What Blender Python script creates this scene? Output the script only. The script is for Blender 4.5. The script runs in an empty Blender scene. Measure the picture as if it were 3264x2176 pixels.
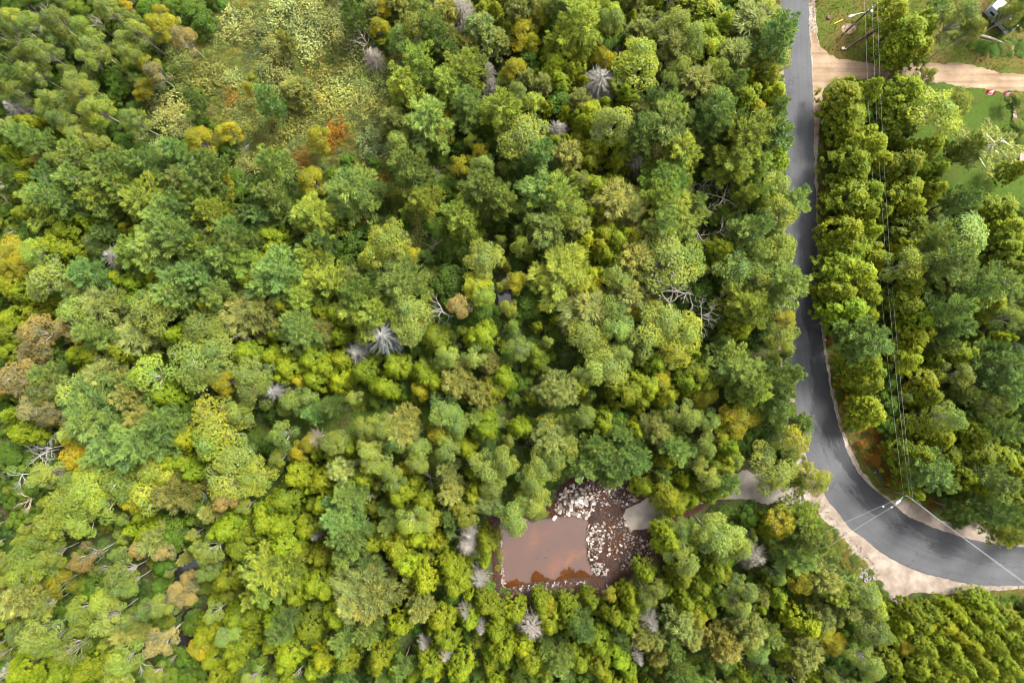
import bpy, bmesh, math, random
import numpy as np
from mathutils import Vector, Matrix
from mathutils.geometry import tessellate_polygon

R = math.radians
S = bpy.context.scene
C = S.collection
rng = np.random.default_rng(7)
random.seed(7)

# ------------------------------------------------------------------ camera
ALT = 120.0
cam_d = bpy.data.cameras.new('camera')
cam = bpy.data.objects.new('camera', cam_d)
C.objects.link(cam)
cam.location = (0, 0, ALT)
cam.rotation_euler = (0, 0, 0)
cam_d.sensor_width = 36.0
cam_d.lens = 24.0
cam_d.clip_start = 1.0
cam_d.clip_end = 4000.0
S.camera = cam

# ------------------------------------------------------------------ sky, sun, exposure
SUN_EL, SUN_AZ = 52.0, 48.0          # azimuth clockwise from the top of the photograph
w = bpy.data.worlds.new('World')
S.world = w
w.use_nodes = True
nt = w.node_tree
nt.nodes.clear()
wo = nt.nodes.new('ShaderNodeOutputWorld')
wb = nt.nodes.new('ShaderNodeBackground')
sk = nt.nodes.new('ShaderNodeTexSky')
sk.sky_type = 'NISHITA'
sk.sun_disc = False
sk.sun_elevation = R(SUN_EL)
sk.sun_rotation = R(SUN_AZ)
sk.air_density = 1.2
sk.dust_density = 3.0
hs = nt.nodes.new('ShaderNodeHueSaturation')
hs.inputs['Saturation'].default_value = 0.15     # thin white overcast
nt.links.new(sk.outputs[0], hs.inputs['Color'])
nt.links.new(hs.outputs[0], wb.inputs['Color'])
wb.inputs['Strength'].default_value = 0.09
nt.links.new(wb.outputs[0], wo.inputs['Surface'])

sun_d = bpy.data.lights.new('sun', 'SUN')
sun = bpy.data.objects.new('sun', sun_d)
C.objects.link(sun)
sun_d.energy = 1.5
sun_d.angle = R(18)
sun_d.color = (1.0, 0.97, 0.91)
_az, _el = R(SUN_AZ), R(SUN_EL)
_dir = Vector((math.sin(_az) * math.cos(_el), math.cos(_az) * math.cos(_el), math.sin(_el)))
sun.rotation_euler = _dir.to_track_quat('Z', 'Y').to_euler()
sun.location = _dir * 300

S.view_settings.view_transform = 'Standard'
S.view_settings.look = 'None'
S.view_settings.gamma = 1.0
S.view_settings.use_curve_mapping = False
S.view_settings.exposure = 3.12
S.render.engine = 'CYCLES'
S.cycles.max_bounces = 6
S.cycles.diffuse_bounces = 3
S.cycles.transmission_bounces = 3
S.cycles.glossy_bounces = 2
S.cycles.filter_width = 1.0

# ------------------------------------------------------------------ helpers
K = 1.5 * ALT / 3264.0               # metres per photograph pixel on the ground

def P(px, py, z=0.0):                # photograph pixel (3264 wide) at height z -> place
    s = 1.5 / 3264.0 * (ALT - z)
    return ((px - 1632.0) * s, (1088.0 - py) * s, z)

def V(vx, vy, z=0.0):                # the same with the 2352-wide view of it
    return P(vx * 3264 / 2352, vy * 3264 / 2352, z)

def mesh_obj(name, verts, faces, mat=None, parent=None, loc=None, smooth=False):
    me = bpy.data.meshes.new(name)
    me.from_pydata([tuple(v) for v in verts], [], [tuple(f) for f in faces])
    if mat:
        for m in (mat if isinstance(mat, (list, tuple)) else [mat]):
            me.materials.append(m)
    if smooth:
        me.polygons.foreach_set('use_smooth', [True] * len(me.polygons))
    me.update()
    o = bpy.data.objects.new(name, me)
    C.objects.link(o)
    if parent:
        o.parent = parent
    if loc:
        o.location = loc
    return o

def np_mesh(name, verts, faces, tone=None, smooth=False):
    """numpy verts (n,3), faces (m,k) -> mesh; tone = float per vertex"""
    me = bpy.data.meshes.new(name)
    n, m, k = len(verts), len(faces), faces.shape[1]
    me.vertices.add(n)
    me.vertices.foreach_set('co', np.ascontiguousarray(verts, dtype=np.float32).ravel())
    me.loops.add(m * k)
    me.loops.foreach_set('vertex_index', np.ascontiguousarray(faces, dtype=np.int32).ravel())
    me.polygons.add(m)
    me.polygons.foreach_set('loop_start', np.arange(0, m * k, k, dtype=np.int32))
    me.polygons.foreach_set('loop_total', np.full(m, k, dtype=np.int32))
    if tone is not None:
        a = me.attributes.new('tone', 'FLOAT', 'POINT')
        a.data.foreach_set('value', np.ascontiguousarray(tone, dtype=np.float32))
    me.update(calc_edges=True)
    me.validate()
    if smooth:
        me.polygons.foreach_set('use_smooth', [True] * len(me.polygons))
    return me

def link(name, me, mat=None, parent=None):
    if mat and not me.materials:
        me.materials.append(mat)
    o = bpy.data.objects.new(name, me)
    C.objects.link(o)
    if parent:
        o.parent = parent
    return o

def thing(name, label, cat, loc=(0, 0, 0), rz=0.0, group=None):
    o = bpy.data.objects.new(name, None)
    C.objects.link(o)
    o.empty_display_size = 0.3
    o.location = loc
    o.rotation_euler = (0, 0, rz)
    o['label'] = label
    o['category'] = cat
    if group:
        o['group'] = group
    return o

def tag(o, label=None, cat=None, group=None, kind=None):
    if label: o['label'] = label
    if cat: o['category'] = cat
    if group: o['group'] = group
    if kind: o['kind'] = kind
    return o

class MB:                            # collects shapes into one mesh
    def __init__(s):
        s.v, s.f = [], []
    def add(s, vs, fs):
        b = len(s.v)
        s.v += [tuple(v) for v in vs]
        s.f += [tuple(i + b for i in f) for f in fs]
        return s
    def box(s, c, d, rz=0.0, ry=0.0, bevel=0.0):
        bm = bmesh.new()
        bmesh.ops.create_cube(bm, size=1.0)
        bmesh.ops.scale(bm, vec=d, verts=bm.verts)
        if bevel:
            bmesh.ops.bevel(bm, geom=bm.edges[:], offset=bevel, segments=2, affect='EDGES')
        M = Matrix.Translation(c) @ Matrix.Rotation(rz, 4, 'Z') @ Matrix.Rotation(ry, 4, 'Y')
        bm.transform(M)
        bm.verts.ensure_lookup_table()
        s.add([v.co[:] for v in bm.verts], [[v.index for v in f.verts] for f in bm.faces])
        bm.free()
        return s
    def tube(s, pts, rads, n=8, cap=True):
        pts = [Vector(p) for p in pts]
        if not isinstance(rads, (list, tuple)):
            rads = [rads] * len(pts)
        b = len(s.v)
        for i, p in enumerate(pts):
            d = (pts[min(i + 1, len(pts) - 1)] - pts[max(i - 1, 0)])
            d = d.normalized() if d.length > 1e-9 else Vector((0, 0, 1))
            u = d.cross(Vector((0, 0, 1)))
            if u.length < 1e-3:
                u = Vector((1, 0, 0))
            u.normalize()
            v = d.cross(u)
            for k in range(n):
                a = 2 * math.pi * k / n
                s.v.append(tuple(p + (u * math.cos(a) + v * math.sin(a)) * rads[i]))
        for i in range(len(pts) - 1):
            for k in range(n):
                a0 = b + i * n + k
                a1 = b + i * n + (k + 1) % n
                s.f.append((a0, a1, a1 + n, a0 + n))
        if cap:
            s.f.append(tuple(b + k for k in reversed(range(n))))
            s.f.append(tuple(b + (len(pts) - 1) * n + k for k in range(n)))
        return s
    def build(s, name, mat=None, parent=None, loc=None, smooth=False):
        return mesh_obj(name, s.v, s.f, mat, parent, loc, smooth)

# ------------------------------------------------------------------ materials
def new_mat(name):
    m = bpy.data.materials.new(name)
    m.use_nodes = True
    n = m.node_tree
    n.nodes.clear()
    out = n.nodes.new('ShaderNodeOutputMaterial')
    return m, n, out

def nd(n, typ, **kw):
    x = n.nodes.new(typ)
    for k, v in kw.items():
        setattr(x, k, v)
    return x

def ramp(n, fac, stops):
    r = n.nodes.new('ShaderNodeValToRGB')
    e = r.color_ramp.elements
    while len(e) < len(stops):
        e.new(0.5)
    for i, (p, c) in enumerate(stops):
        e[i].position = p
        e[i].color = (c[0], c[1], c[2], 1)
    n.links.new(fac, r.inputs[0])
    return r.outputs[0]

def noise(n, scale, detail=6.0, rough=0.6, vec=None, dist=0.0, coord='Object'):
    t = n.nodes.new('ShaderNodeTexNoise')
    t.inputs['Scale'].default_value = scale
    t.inputs['Detail'].default_value = detail
    t.inputs['Roughness'].default_value = rough
    t.inputs['Distortion'].default_value = dist
    if vec is None:
        tc = n.nodes.new('ShaderNodeTexCoord')
        vec = tc.outputs[coord]
    n.links.new(vec, t.inputs['Vector'])
    return t.outputs['Fac']

def mixc(n, fac, a, b, typ='MIX'):
    m = n.nodes.new('ShaderNodeMix')
    m.data_type = 'RGBA'
    m.blend_type = typ
    m.clamp_factor = True
    for sock, v in ((m.inputs[0], fac), (m.inputs[6], a), (m.inputs[7], b)):
        if isinstance(v, (int, float)):
            sock.default_value = v
        elif isinstance(v, (tuple, list)):
            sock.default_value = (v[0], v[1], v[2], 1)
        else:
            n.links.new(v, sock)
    return m.outputs[2]

def maprange(n, val, a, b, c=0.0, d=1.0):
    m = n.nodes.new('ShaderNodeMapRange')
    m.inputs[1].default_value, m.inputs[2].default_value = a, b
    m.inputs[3].default_value, m.inputs[4].default_value = c, d
    n.links.new(val, m.inputs[0])
    return m.outputs[0]

def principled(n, out, col, rough=0.8, spec=0.3, bump=None, bstr=0.3, bdist=0.05, metal=0.0):
    p = n.nodes.new('ShaderNodeBsdfPrincipled')
    if isinstance(col, (tuple, list)):
        p.inputs['Base Color'].default_value = (col[0], col[1], col[2], 1)
    else:
        n.links.new(col, p.inputs['Base Color'])
    if isinstance(rough, (int, float)):
        p.inputs['Roughness'].default_value = rough
    else:
        n.links.new(rough, p.inputs['Roughness'])
    p.inputs['Specular IOR Level'].default_value = spec
    p.inputs['Metallic'].default_value = metal
    if bump is not None:
        b = n.nodes.new('ShaderNodeBump')
        b.inputs['Strength'].default_value = bstr
        b.inputs['Distance'].default_value = bdist
        n.links.new(bump, b.inputs['Height'])
        n.links.new(b.outputs[0], p.inputs['Normal'])
    n.links.new(p.outputs[0], out.inputs['Surface'])
    return p

def plain(name, col, rough=0.7, var=0.25, scale=6.0, spec=0.3, metal=0.0):
    m, n, out = new_mat(name)
    f = noise(n, scale, 5)
    c = ramp(n, f, [(0.3, [x * (1 - var) for x in col]), (0.7, [min(1, x * (1 + var)) for x in col])])
    principled(n, out, c, rough, spec, f, 0.2, 0.02, metal)
    return m

def leaf_mat(name, hue=(1.25, 1.02, 0.5), trans=0.24, rough=0.55, contrast=0.58, scattered=False):
    """object colour x leaf-by-leaf tone; hue = tint of the sunniest/oldest leaves"""
    m, n, out = new_mat(name)
    oi = nd(n, 'ShaderNodeObjectInfo')
    at = nd(n, 'ShaderNodeAttribute', attribute_name='tone')
    base = oi.outputs['Color']
    if scattered:            # bushes scattered by geometry nodes carry their own colour
        it = nd(n, 'ShaderNodeAttribute', attribute_name='tint')
        it.attribute_type = 'INSTANCER'
        base = it.outputs['Color']
    t = at.outputs['Fac']
    lo = mixc(n, 1.0, base, (1 - contrast, 1 - contrast * 0.8, 1 - contrast * 0.6), 'MULTIPLY')
    hi = mixc(n, 1.0, base, hue, 'MULTIPLY')
    col = mixc(n, t, lo, hi)
    p = n.nodes.new('ShaderNodeBsdfPrincipled')
    n.links.new(col, p.inputs['Base Color'])
    p.inputs['Roughness'].default_value = rough
    p.inputs['Specular IOR Level'].default_value = 0.12
    tr = n.nodes.new('ShaderNodeBsdfTranslucent')
    tc = mixc(n, 1.0, col, (1.25, 1.2, 0.6), 'MULTIPLY')
    n.links.new(tc, tr.inputs['Color'])
    mx = n.nodes.new('ShaderNodeMixShader')
    mx.inputs[0].default_value = trans
    n.links.new(p.outputs[0], mx.inputs[1])
    n.links.new(tr.outputs[0], mx.inputs[2])
    n.links.new(mx.outputs[0], out.inputs['Surface'])
    return m

M = {}
M['leaf'] = leaf_mat('foliage')
M['needle'] = leaf_mat('needles', hue=(1.25, 1.12, 0.8), trans=0.2, contrast=0.55)
M['scrub'] = leaf_mat('scrub_foliage', hue=(1.25, 1.1, 0.9), trans=0.2, contrast=0.5)
M['bush'] = leaf_mat('undergrowth_foliage', hue=(1.25, 1.1, 0.9), trans=0.2, contrast=0.5, scattered=True)
m, n, out = new_mat('bark')
oi = nd(n, 'ShaderNodeObjectInfo')
f = noise(n, 3.0, 6)
principled(n, out, mixc(n, 1.0, oi.outputs['Color'], ramp(n, f, [(0.3, (.6, .6, .6)), (0.7, (1.25, 1.22, 1.2))]), 'MULTIPLY'), 0.9, 0.1)
M['bark'] = m

m, n, out = new_mat('forest_floor')
f1 = noise(n, 0.18, 6, 0.65)
f2 = noise(n, 2.2, 8, 0.75)
c1 = ramp(n, f2, [(0.3, (.010, .009, .005)), (0.5, (.028, .026, .010)), (0.72, (.055, .05, .022))])
c2 = ramp(n, f2, [(0.3, (.010, .018, .004)), (0.55, (.03, .05, .009)), (0.75, (.055, .08, .016))])
principled(n, out, mixc(n, maprange(n, f1, .42, .58), c1, c2), 0.95, 0.1, f2, 0.8, 0.15)
M['floor'] = m

def grass_mat(name, a, b, dry, dryamt):
    m, n, out = new_mat(name)
    f1 = noise(n, 0.25, 6, 0.65)
    f2 = noise(n, 5.0, 8, 0.8)
    f3 = noise(n, 0.9, 6, 0.7)
    c = ramp(n, f2, [(0.28, a), (0.7, b)])
    c = mixc(n, maprange(n, f1, dryamt[0], dryamt[1]), c, ramp(n, f2, [(.3, [x * .55 for x in dry]), (.7, dry)]))
    c = mixc(n, maprange(n, f3, .62, .78, 0, .6), c, (.055, .042, .022))
    principled(n, out, c, 0.95, 0.1, f2, 0.8, 0.1)
    return m
M['verge'] = grass_mat('verge_grass', (.018, .028, .004), (.058, .072, .009), (.085, .058, .018), (.42, .62))
M['lawn'] = grass_mat('mown_lawn', (.018, .034, .004), (.042, .068, .008), (.06, .055, .013), (.52, .72))
M['trail'] = grass_mat('trail_grass', (.016, .028, .004), (.05, .078, .009), (.05, .032, .014), (.5, .66))

M['sedge'] = grass_mat('marsh_sedge', (.035, .035, .006), (.085, .10, .018), (.085, .07, .018), (.5, .7))

def sand_mat(name, dark, mid, light, sc=0.35, rutted=False):
    m, n, out = new_mat(name)
    f1 = noise(n, sc, 6, 0.6)
    f2 = noise(n, 7.0, 8, 0.85)
    f3 = noise(n, 1.6, 5, 0.65)
    c = ramp(n, f1, [(0.3, dark), (0.5, mid), (0.68, light)])
    c = mixc(n, .5, c, ramp(n, f2, [(.25, (.35, .33, .3)), (.5, (.9, .9, .9)), (.75, (1.25, 1.25, 1.25))]), 'MULTIPLY')
    c = mixc(n, maprange(n, f3, .58, .75, 0, .45), c, [x * .6 for x in dark])
    if rutted:               # wheel tracks along the lane
        tc = nd(n, 'ShaderNodeTexCoord'); mp = nd(n, 'ShaderNodeMapping')
        mp.inputs['Scale'].default_value = (.05, 1.1, 1)
        mp.inputs['Rotation'].default_value = (0, 0, .1)
        n.links.new(tc.outputs['Object'], mp.inputs[0])
        c = mixc(n, .8, c, ramp(n, noise(n, 1.0, 5, .6, mp.outputs[0]), [(.35, (.62, .58, .52)), (.5, (1, 1, 1)), (.65, (1.22, 1.22, 1.2))]), 'MULTIPLY')
    principled(n, out, c, 0.95, 0.15, f2, 0.5, 0.05)
    return m
M['sand'] = sand_mat('sandy_shoulder', (.100, .074, .055), (.150, .119, .093), (.215, .182, .148))
M['lane'] = sand_mat('dirt_lane', (.11, .072, .044), (.157, .11, .07), (.20, .146, .098), 0.25, True)
M['gravel'] = sand_mat('pale_gravel', (.11, .09, .075), (.145, .125, .104), (.175, .156, .133), 0.3)

m, n, out = new_mat('bare_soil')
f1 = noise(n, 0.35, 6, 0.65)
f2 = noise(n, 3.5, 9, 0.8)
c1 = ramp(n, f2, [(0.3, (.008, .004, .0035)), (0.55, (.024, .0145, .012)), (0.75, (.07, .05, .042))])
c2 = ramp(n, f2, [(0.3, (.011, .003, .0015)), (0.55, (.034, .0105, .004)), (0.75, (.075, .028, .010))])
principled(n, out, mixc(n, maprange(n, f1, .48, .62), c1, c2), 0.9, 0.2, f2, 0.9, 0.12)
M['soil'] = m

m, n, out = new_mat('asphalt')
tc = nd(n, 'ShaderNodeUVMap', uv_map='along')
sx = nd(n, 'ShaderNodeSeparateXYZ')
n.links.new(tc.outputs[0], sx.inputs[0])
mp = nd(n, 'ShaderNodeMapping')
mp.inputs['Scale'].default_value = (9.0, 0.05, 1)
n.links.new(tc.outputs[0], mp.inputs[0])
streak = noise(n, 1.0, 6, 0.7, mp.outputs[0])
f2 = noise(n, 9.0, 8, 0.85)
f1 = noise(n, 0.13, 6, 0.62)
c = ramp(n, f2, [(.25, (.026, .026, .028)), (.5, (.040, .040, .0415)), (.75, (.058, .058, .060))])
c = mixc(n, .45, c, ramp(n, streak, [(.32, (.62, .62, .63)), (.5, (1, 1, 1)), (.68, (1.3, 1.3, 1.3))]), 'MULTIPLY')
c = mixc(n, .8, c, ramp(n, f1, [(.34, (.72, .72, .73)), (.5, (1, 1, 1)), (.66, (1.2, 1.2, 1.2))]), 'MULTIPLY')
# stain and tree-row shade painted into the colour along the right-hand lane, broken outline
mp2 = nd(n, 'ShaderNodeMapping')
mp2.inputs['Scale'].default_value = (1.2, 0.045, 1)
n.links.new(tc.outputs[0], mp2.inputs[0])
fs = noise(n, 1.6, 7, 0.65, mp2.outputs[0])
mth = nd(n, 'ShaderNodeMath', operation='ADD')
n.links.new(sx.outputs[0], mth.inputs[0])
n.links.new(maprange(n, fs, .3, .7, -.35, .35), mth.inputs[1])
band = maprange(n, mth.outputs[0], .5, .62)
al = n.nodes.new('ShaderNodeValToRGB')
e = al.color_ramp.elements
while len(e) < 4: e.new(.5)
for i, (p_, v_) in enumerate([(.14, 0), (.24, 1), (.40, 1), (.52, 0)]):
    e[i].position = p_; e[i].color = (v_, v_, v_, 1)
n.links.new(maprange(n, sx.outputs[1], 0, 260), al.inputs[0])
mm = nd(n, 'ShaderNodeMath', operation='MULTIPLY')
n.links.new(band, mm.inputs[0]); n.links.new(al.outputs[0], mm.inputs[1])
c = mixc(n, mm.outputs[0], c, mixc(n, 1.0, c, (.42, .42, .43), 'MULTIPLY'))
# cracks and the paving seam
vo = nd(n, 'ShaderNodeTexVoronoi', feature='DISTANCE_TO_EDGE')
vo.inputs['Scale'].default_value = 0.16
tco = nd(n, 'ShaderNodeTexCoord')
wn = n.nodes.new('ShaderNodeTexNoise'); wn.inputs['Scale'].default_value = .8; wn.inputs['Detail'].default_value = 5
n.links.new(tco.outputs['Object'], wn.inputs['Vector'])
vm = nd(n, 'ShaderNodeVectorMath', operation='MULTIPLY_ADD')
n.links.new(wn.outputs['Color'], vm.inputs[0]); vm.inputs[1].default_value = (3, 3, 3); n.links.new(tco.outputs['Object'], vm.inputs[2])
n.links.new(vm.outputs[0], vo.inputs['Vector'])
crk = maprange(n, vo.outputs['Distance'], 0.0, 0.018, 1, 0)
gate = maprange(n, noise(n, .3, 3), .5, .6)
mk = nd(n, 'ShaderNodeMath', operation='MULTIPLY')
n.links.new(crk, mk.inputs[0]); n.links.new(gate, mk.inputs[1])
c = mixc(n, mk.outputs[0], c, (.018, .018, .019))
ds = nd(n, 'ShaderNodeMath', operation='SUBTRACT'); n.links.new(sx.outputs[0], ds.inputs[0]); ds.inputs[1].default_value = .47
da = nd(n, 'ShaderNodeMath', operation='ABSOLUTE'); n.links.new(ds.outputs[0], da.inputs[0])
seam = maprange(n, da.outputs[0], 0.0, 0.018, .45, 0)
c = mixc(n, seam, c, (.024, .024, .026))
principled(n, out, c, 0.85, 0.3, f2, 0.35, 0.02)
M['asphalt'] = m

m, n, out = new_mat('iron_stained_water')
f1 = noise(n, 0.22, 5, 0.55)
c = ramp(n, f1, [(.35, (.034, .012, .004)), (.55, (.042, .014, .004)), (.72, (.075, .022, .003))])
p = principled(n, out, c, 0.03, 0.5)
p.inputs['IOR'].default_value = 1.75
f2 = noise(n, 6.0, 3, 0.5)
b = n.nodes.new('ShaderNodeBump'); b.inputs['Strength'].default_value = .03; b.inputs['Distance'].default_value = .02
n.links.new(f2, b.inputs['Height']); n.links.new(b.outputs[0], p.inputs['Normal'])
M['water'] = m
m, n, out = new_mat('swamp_water')
p = principled(n, out, (.012, .012, .01), 0.05, 0.5)
p.inputs['IOR'].default_value = 1.5
M['swamp'] = m

m, n, out = new_mat('limestone')
oi = nd(n, 'ShaderNodeObjectInfo')
f = noise(n, 4.0, 6, .7)
principled(n, out, mixc(n, 1.0, oi.outputs['Color'], ramp(n, f, [(.3, (.55, .5, .45)), (.7, (1.2, 1.2, 1.2))]), 'MULTIPLY'), 0.85, 0.25, f, .5, .05)
M['stone'] = m

M['pole'] = plain('weathered_pole_wood', (.055, .038, .027), .9, .4, 9)
M['metal'] = plain('galvanised_metal', (.28, .29, .30), .45, .12, 5, .5, .3)
M['white'] = plain('white_paint', (.30, .31, .33), .5, .05, 4)
M['can'] = plain('transformer_paint', (.15, .13, .13), .5, .1, 4)
M['wire'] = plain('aluminium_wire', (.20, .22, .21), .5, .1, 1)
M['yellow'] = plain('yellow_plastic', (.62, .36, .01), .5, .1, 4)
M['plank'] = plain('fresh_plank', (.18, .10, .025), .8, .3, 8)
M['pallet'] = plain('reddish_pallet_wood', (.16, .07, .028), .85, .35, 8)
M['logbark'] = plain('peeling_log_bark', (.15, .12, .095), .9, .65, 5)
M['cut'] = plain('cut_wood', (.28, .23, .16), .8, .15, 8)
M['darklog'] = plain('dark_log_bark', (.06, .04, .025), .9, .5, 6)
M['panel'] = plain('pale_grey_siding', (.24, .27, .28), .5, .1, 3)
M['panel2'] = plain('grey_siding_band', (.15, .175, .185), .5, .1, 3)
M['roofw'] = plain('dirty_white_roof', (.15, .15, .145), .6, .35, 1.6)
M['glass'] = plain('dark_window', (.015, .016, .022), .1, .1, 2, .6)
M['tyre'] = plain('tyre_rubber', (.02, .02, .02), .9, .1, 4)
M['red'] = plain('red_cloth', (.52, .012, .02), .8, .1, 4)
M['wcloth'] = plain('white_cloth', (.40, .40, .41), .8, .05, 4)
M['fred'] = plain('faded_red_cloth', (.36, .10, .09), .8, .15, 4)
M['fwcloth'] = plain('faded_white_cloth', (.22, .21, .19), .8, .12, 4)
M['deck'] = plain('pinkish_deck_boards', (.17, .11, .088), .8, .2, 6)
M['flag'] = plain('flagstone', (.15, .14, .135), .85, .2, 4)
M['bin'] = plain('blue_plastic', (.01, .30, .55), .45, .1, 3)
M['twig'] = plain('bare_twig', (.045, .03, .022), .9, .4, 4)
# ================================================================== SETTING
def resample(pts, step):
    pts = [np.array(p[:2], float) for p in pts]
    # Catmull-Rom, then even steps
    out = []
    for i in range(len(pts) - 1):
        p0, p1, p2, p3 = pts[max(i - 1, 0)], pts[i], pts[i + 1], pts[min(i + 2, len(pts) - 1)]
        for t in np.linspace(0, 1, 12, endpoint=False):
            out.append(0.5 * ((2 * p1) + (-p0 + p2) * t + (2 * p0 - 5 * p1 + 4 * p2 - p3) * t * t + (-p0 + 3 * p1 - 3 * p2 + p3) * t ** 3))
    out.append(pts[-1])
    out = np.array(out)
    d = np.r_[0, np.cumsum(np.linalg.norm(np.diff(out, axis=0), axis=1))]
    m = max(2, int(d[-1] / step))
    s = np.linspace(0, d[-1], m)
    return np.c_[np.interp(s, d, out[:, 0]), np.interp(s, d, out[:, 1])], s

def wobble(n, amp, smooth=3):
    x = rng.normal(0, 1, n + 40)
    y = np.zeros(n)
    for k, a in ((1, .45), (smooth, 1.0), (smooth * 4, 1.2)):
        ker = np.ones(k) / math.sqrt(k)
        y += a * np.convolve(x, ker, 'same')[20:20 + n]
        x = rng.normal(0, 1, n + 40)
    return y * amp

def sheet(name, vpts, z, mat, jag=0.25, step=0.35, smooth_curve=True, view=True):
    """an irregular-edged patch of ground, from a closed outline in view pixels"""
    pts = [V(*p) if view else p for p in vpts]
    pts = pts + [pts[0]]
    if smooth_curve:
        q, _ = resample(pts, step)
    else:
        q = []
        for a, b in zip(pts[:-1], pts[1:]):
            m_ = max(1, int(math.dist(a[:2], b[:2]) / step))
            for t in np.linspace(0, 1, m_, endpoint=False):
                q.append([a[0] + (b[0] - a[0]) * t, a[1] + (b[1] - a[1]) * t])
        q = np.array(q)
    if smooth_curve:
        q = q[:-1]
    d = np.roll(q, -1, 0) - np.roll(q, 1, 0)
    nrm = np.c_[d[:, 1], -d[:, 0]] / (np.linalg.norm(d, axis=1)[:, None] + 1e-9)
    q = q + nrm * wobble(len(q), jag)[:, None] * .4
    vs = [Vector((x, y, 0)) for x, y in q]
    tris = tessellate_polygon([vs])
    o = mesh_obj(name, [(v.x, v.y, z) for v in vs], tris, mat)
    me = o.data
    for pgn in me.polygons:
        if pgn.normal.z < 0:
            pgn.flip()
    o['kind'] = 'structure'
    return o, q

def inside(x, y, poly):
    """vectorised point-in-polygon"""
    x, y = np.asarray(x), np.asarray(y)
    r = np.zeros(x.shape, bool)
    n_ = len(poly)
    j = n_ - 1
    for i in range(n_):
        xi, yi = poly[i][0], poly[i][1]
        xj, yj = poly[j][0], poly[j][1]
        c_ = ((yi > y) != (yj > y)) & (x < (xj - xi) * (y - yi) / (yj - yi + 1e-12) + xi)
        r ^= c_
        j = i
    return r

def dist_poly(x, y, poly):
    d = np.full(np.shape(x), 1e9)
    for i in range(len(poly)):
        ax, ay = poly[i - 1][0], poly[i - 1][1]
        bx, by = poly[i][0], poly[i][1]
        dx, dy = bx - ax, by - ay
        t = np.clip(((x - ax) * dx + (y - ay) * dy) / (dx * dx + dy * dy + 1e-12), 0, 1)
        d = np.minimum(d, np.hypot(x - ax - t * dx, y - ay - t * dy))
    return d

# ---- forest floor: one sheet with a real hollow for the pond
POND = [V(*p)[:2] for p in [(1152, 1196), (1200, 1192), (1240, 1196), (1280, 1189), (1320, 1187), (1346, 1191), (1353, 1206), (1347, 1230),
                            (1345, 1260), (1349, 1280), (1352, 1296), (1364, 1312), (1352, 1326), (1320, 1324), (1285, 1329),
                            (1250, 1331), (1210, 1338), (1158, 1349), (1154, 1310), (1152, 1270), (1150, 1230)]]
SWAMP = [[V(*p)[:2] for p in pl] for pl in [
    [(405, 1275), (450, 1255), (462, 1290), (440, 1330), (428, 1380), (400, 1420), (385, 1380), (398, 1330)],
    [(425, 1400), (445, 1385), (452, 1440), (440, 1480), (412, 1500), (408, 1450)],
    [(1150, 640), (1185, 640), (1200, 690), (1180, 720), (1150, 700)],
    [(1380, 750), (1420, 745), (1440, 765), (1410, 775)],
    [(600, 115), (640, 110), (645, 145), (612, 150)]]]

def sstep(x):
    x = np.clip(x, 0, 1)
    return x * x * (3 - 2 * x)

xs = np.r_[-900, -400, -200, -130, np.arange(-100, 100.01, 1.0), 130, 200, 400, 900]
ys = np.r_[-900, -400, -200, -100, np.arange(-70, 70.01, 1.0), 100, 200, 400, 900]
fx0, fx1, fy0, fy1 = -6, 32, -28, 4          # finer rows round the pond, done as a patch
gx, gy = np.meshgrid(xs, ys)
def pond_drop(x, y):
    d = dist_poly(x, y, POND)
    ins = inside(x, y, POND)
    return np.where(ins, -1.1 * sstep(d / 1.2) - .02, 0.0)
gz = np.zeros_like(gx)
gz += np.where((np.abs(gx) < 105) & (np.abs(gy) < 75), .0, 0.0)
for poly in [POND]:
    near = dist_poly(gx, gy, poly)
    gz = np.where(inside(gx, gy, poly) | (near < .5), -1.2, gz)
vid = np.arange(gx.size).reshape(gx.shape)
q = np.stack([vid[:-1, :-1], vid[:-1, 1:], vid[1:, 1:], vid[1:, :-1]], -1).reshape(-1, 4)
me = np_mesh('ground', np.c_[gx.ravel(), gy.ravel(), gz.ravel()], q)
ground = link('ground', me, M['floor'])
ground['kind'] = 'structure'

# ---- bare soil banks round the pond (a real relief: rim of the pond, spoil heaps)
SOIL = [V(*p)[:2] for p in [(1112, 1180), (1150, 1178), (1235, 1172), (1262, 1150), (1275, 1125), (1300, 1102), (1322, 1088), (1345, 1092), (1400, 1104),
                            (1450, 1112), (1478, 1140), (1500, 1142), (1548, 1178), (1575, 1160), (1620, 1140), (1630, 1160), (1560, 1205), (1520, 1240), (1512, 1290), (1460, 1320),
                            (1400, 1345), (1400, 1370), (1300, 1375), (1240, 1385), (1180, 1410), (1135, 1400), (1130, 1330), (1128, 1270), (1110, 1230)]]
sx_ = np.arange(-8, 37, 0.22)
sy_ = np.arange(-30, 2, 0.22)
gx, gy = np.meshgrid(sx_, sy_)
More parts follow.
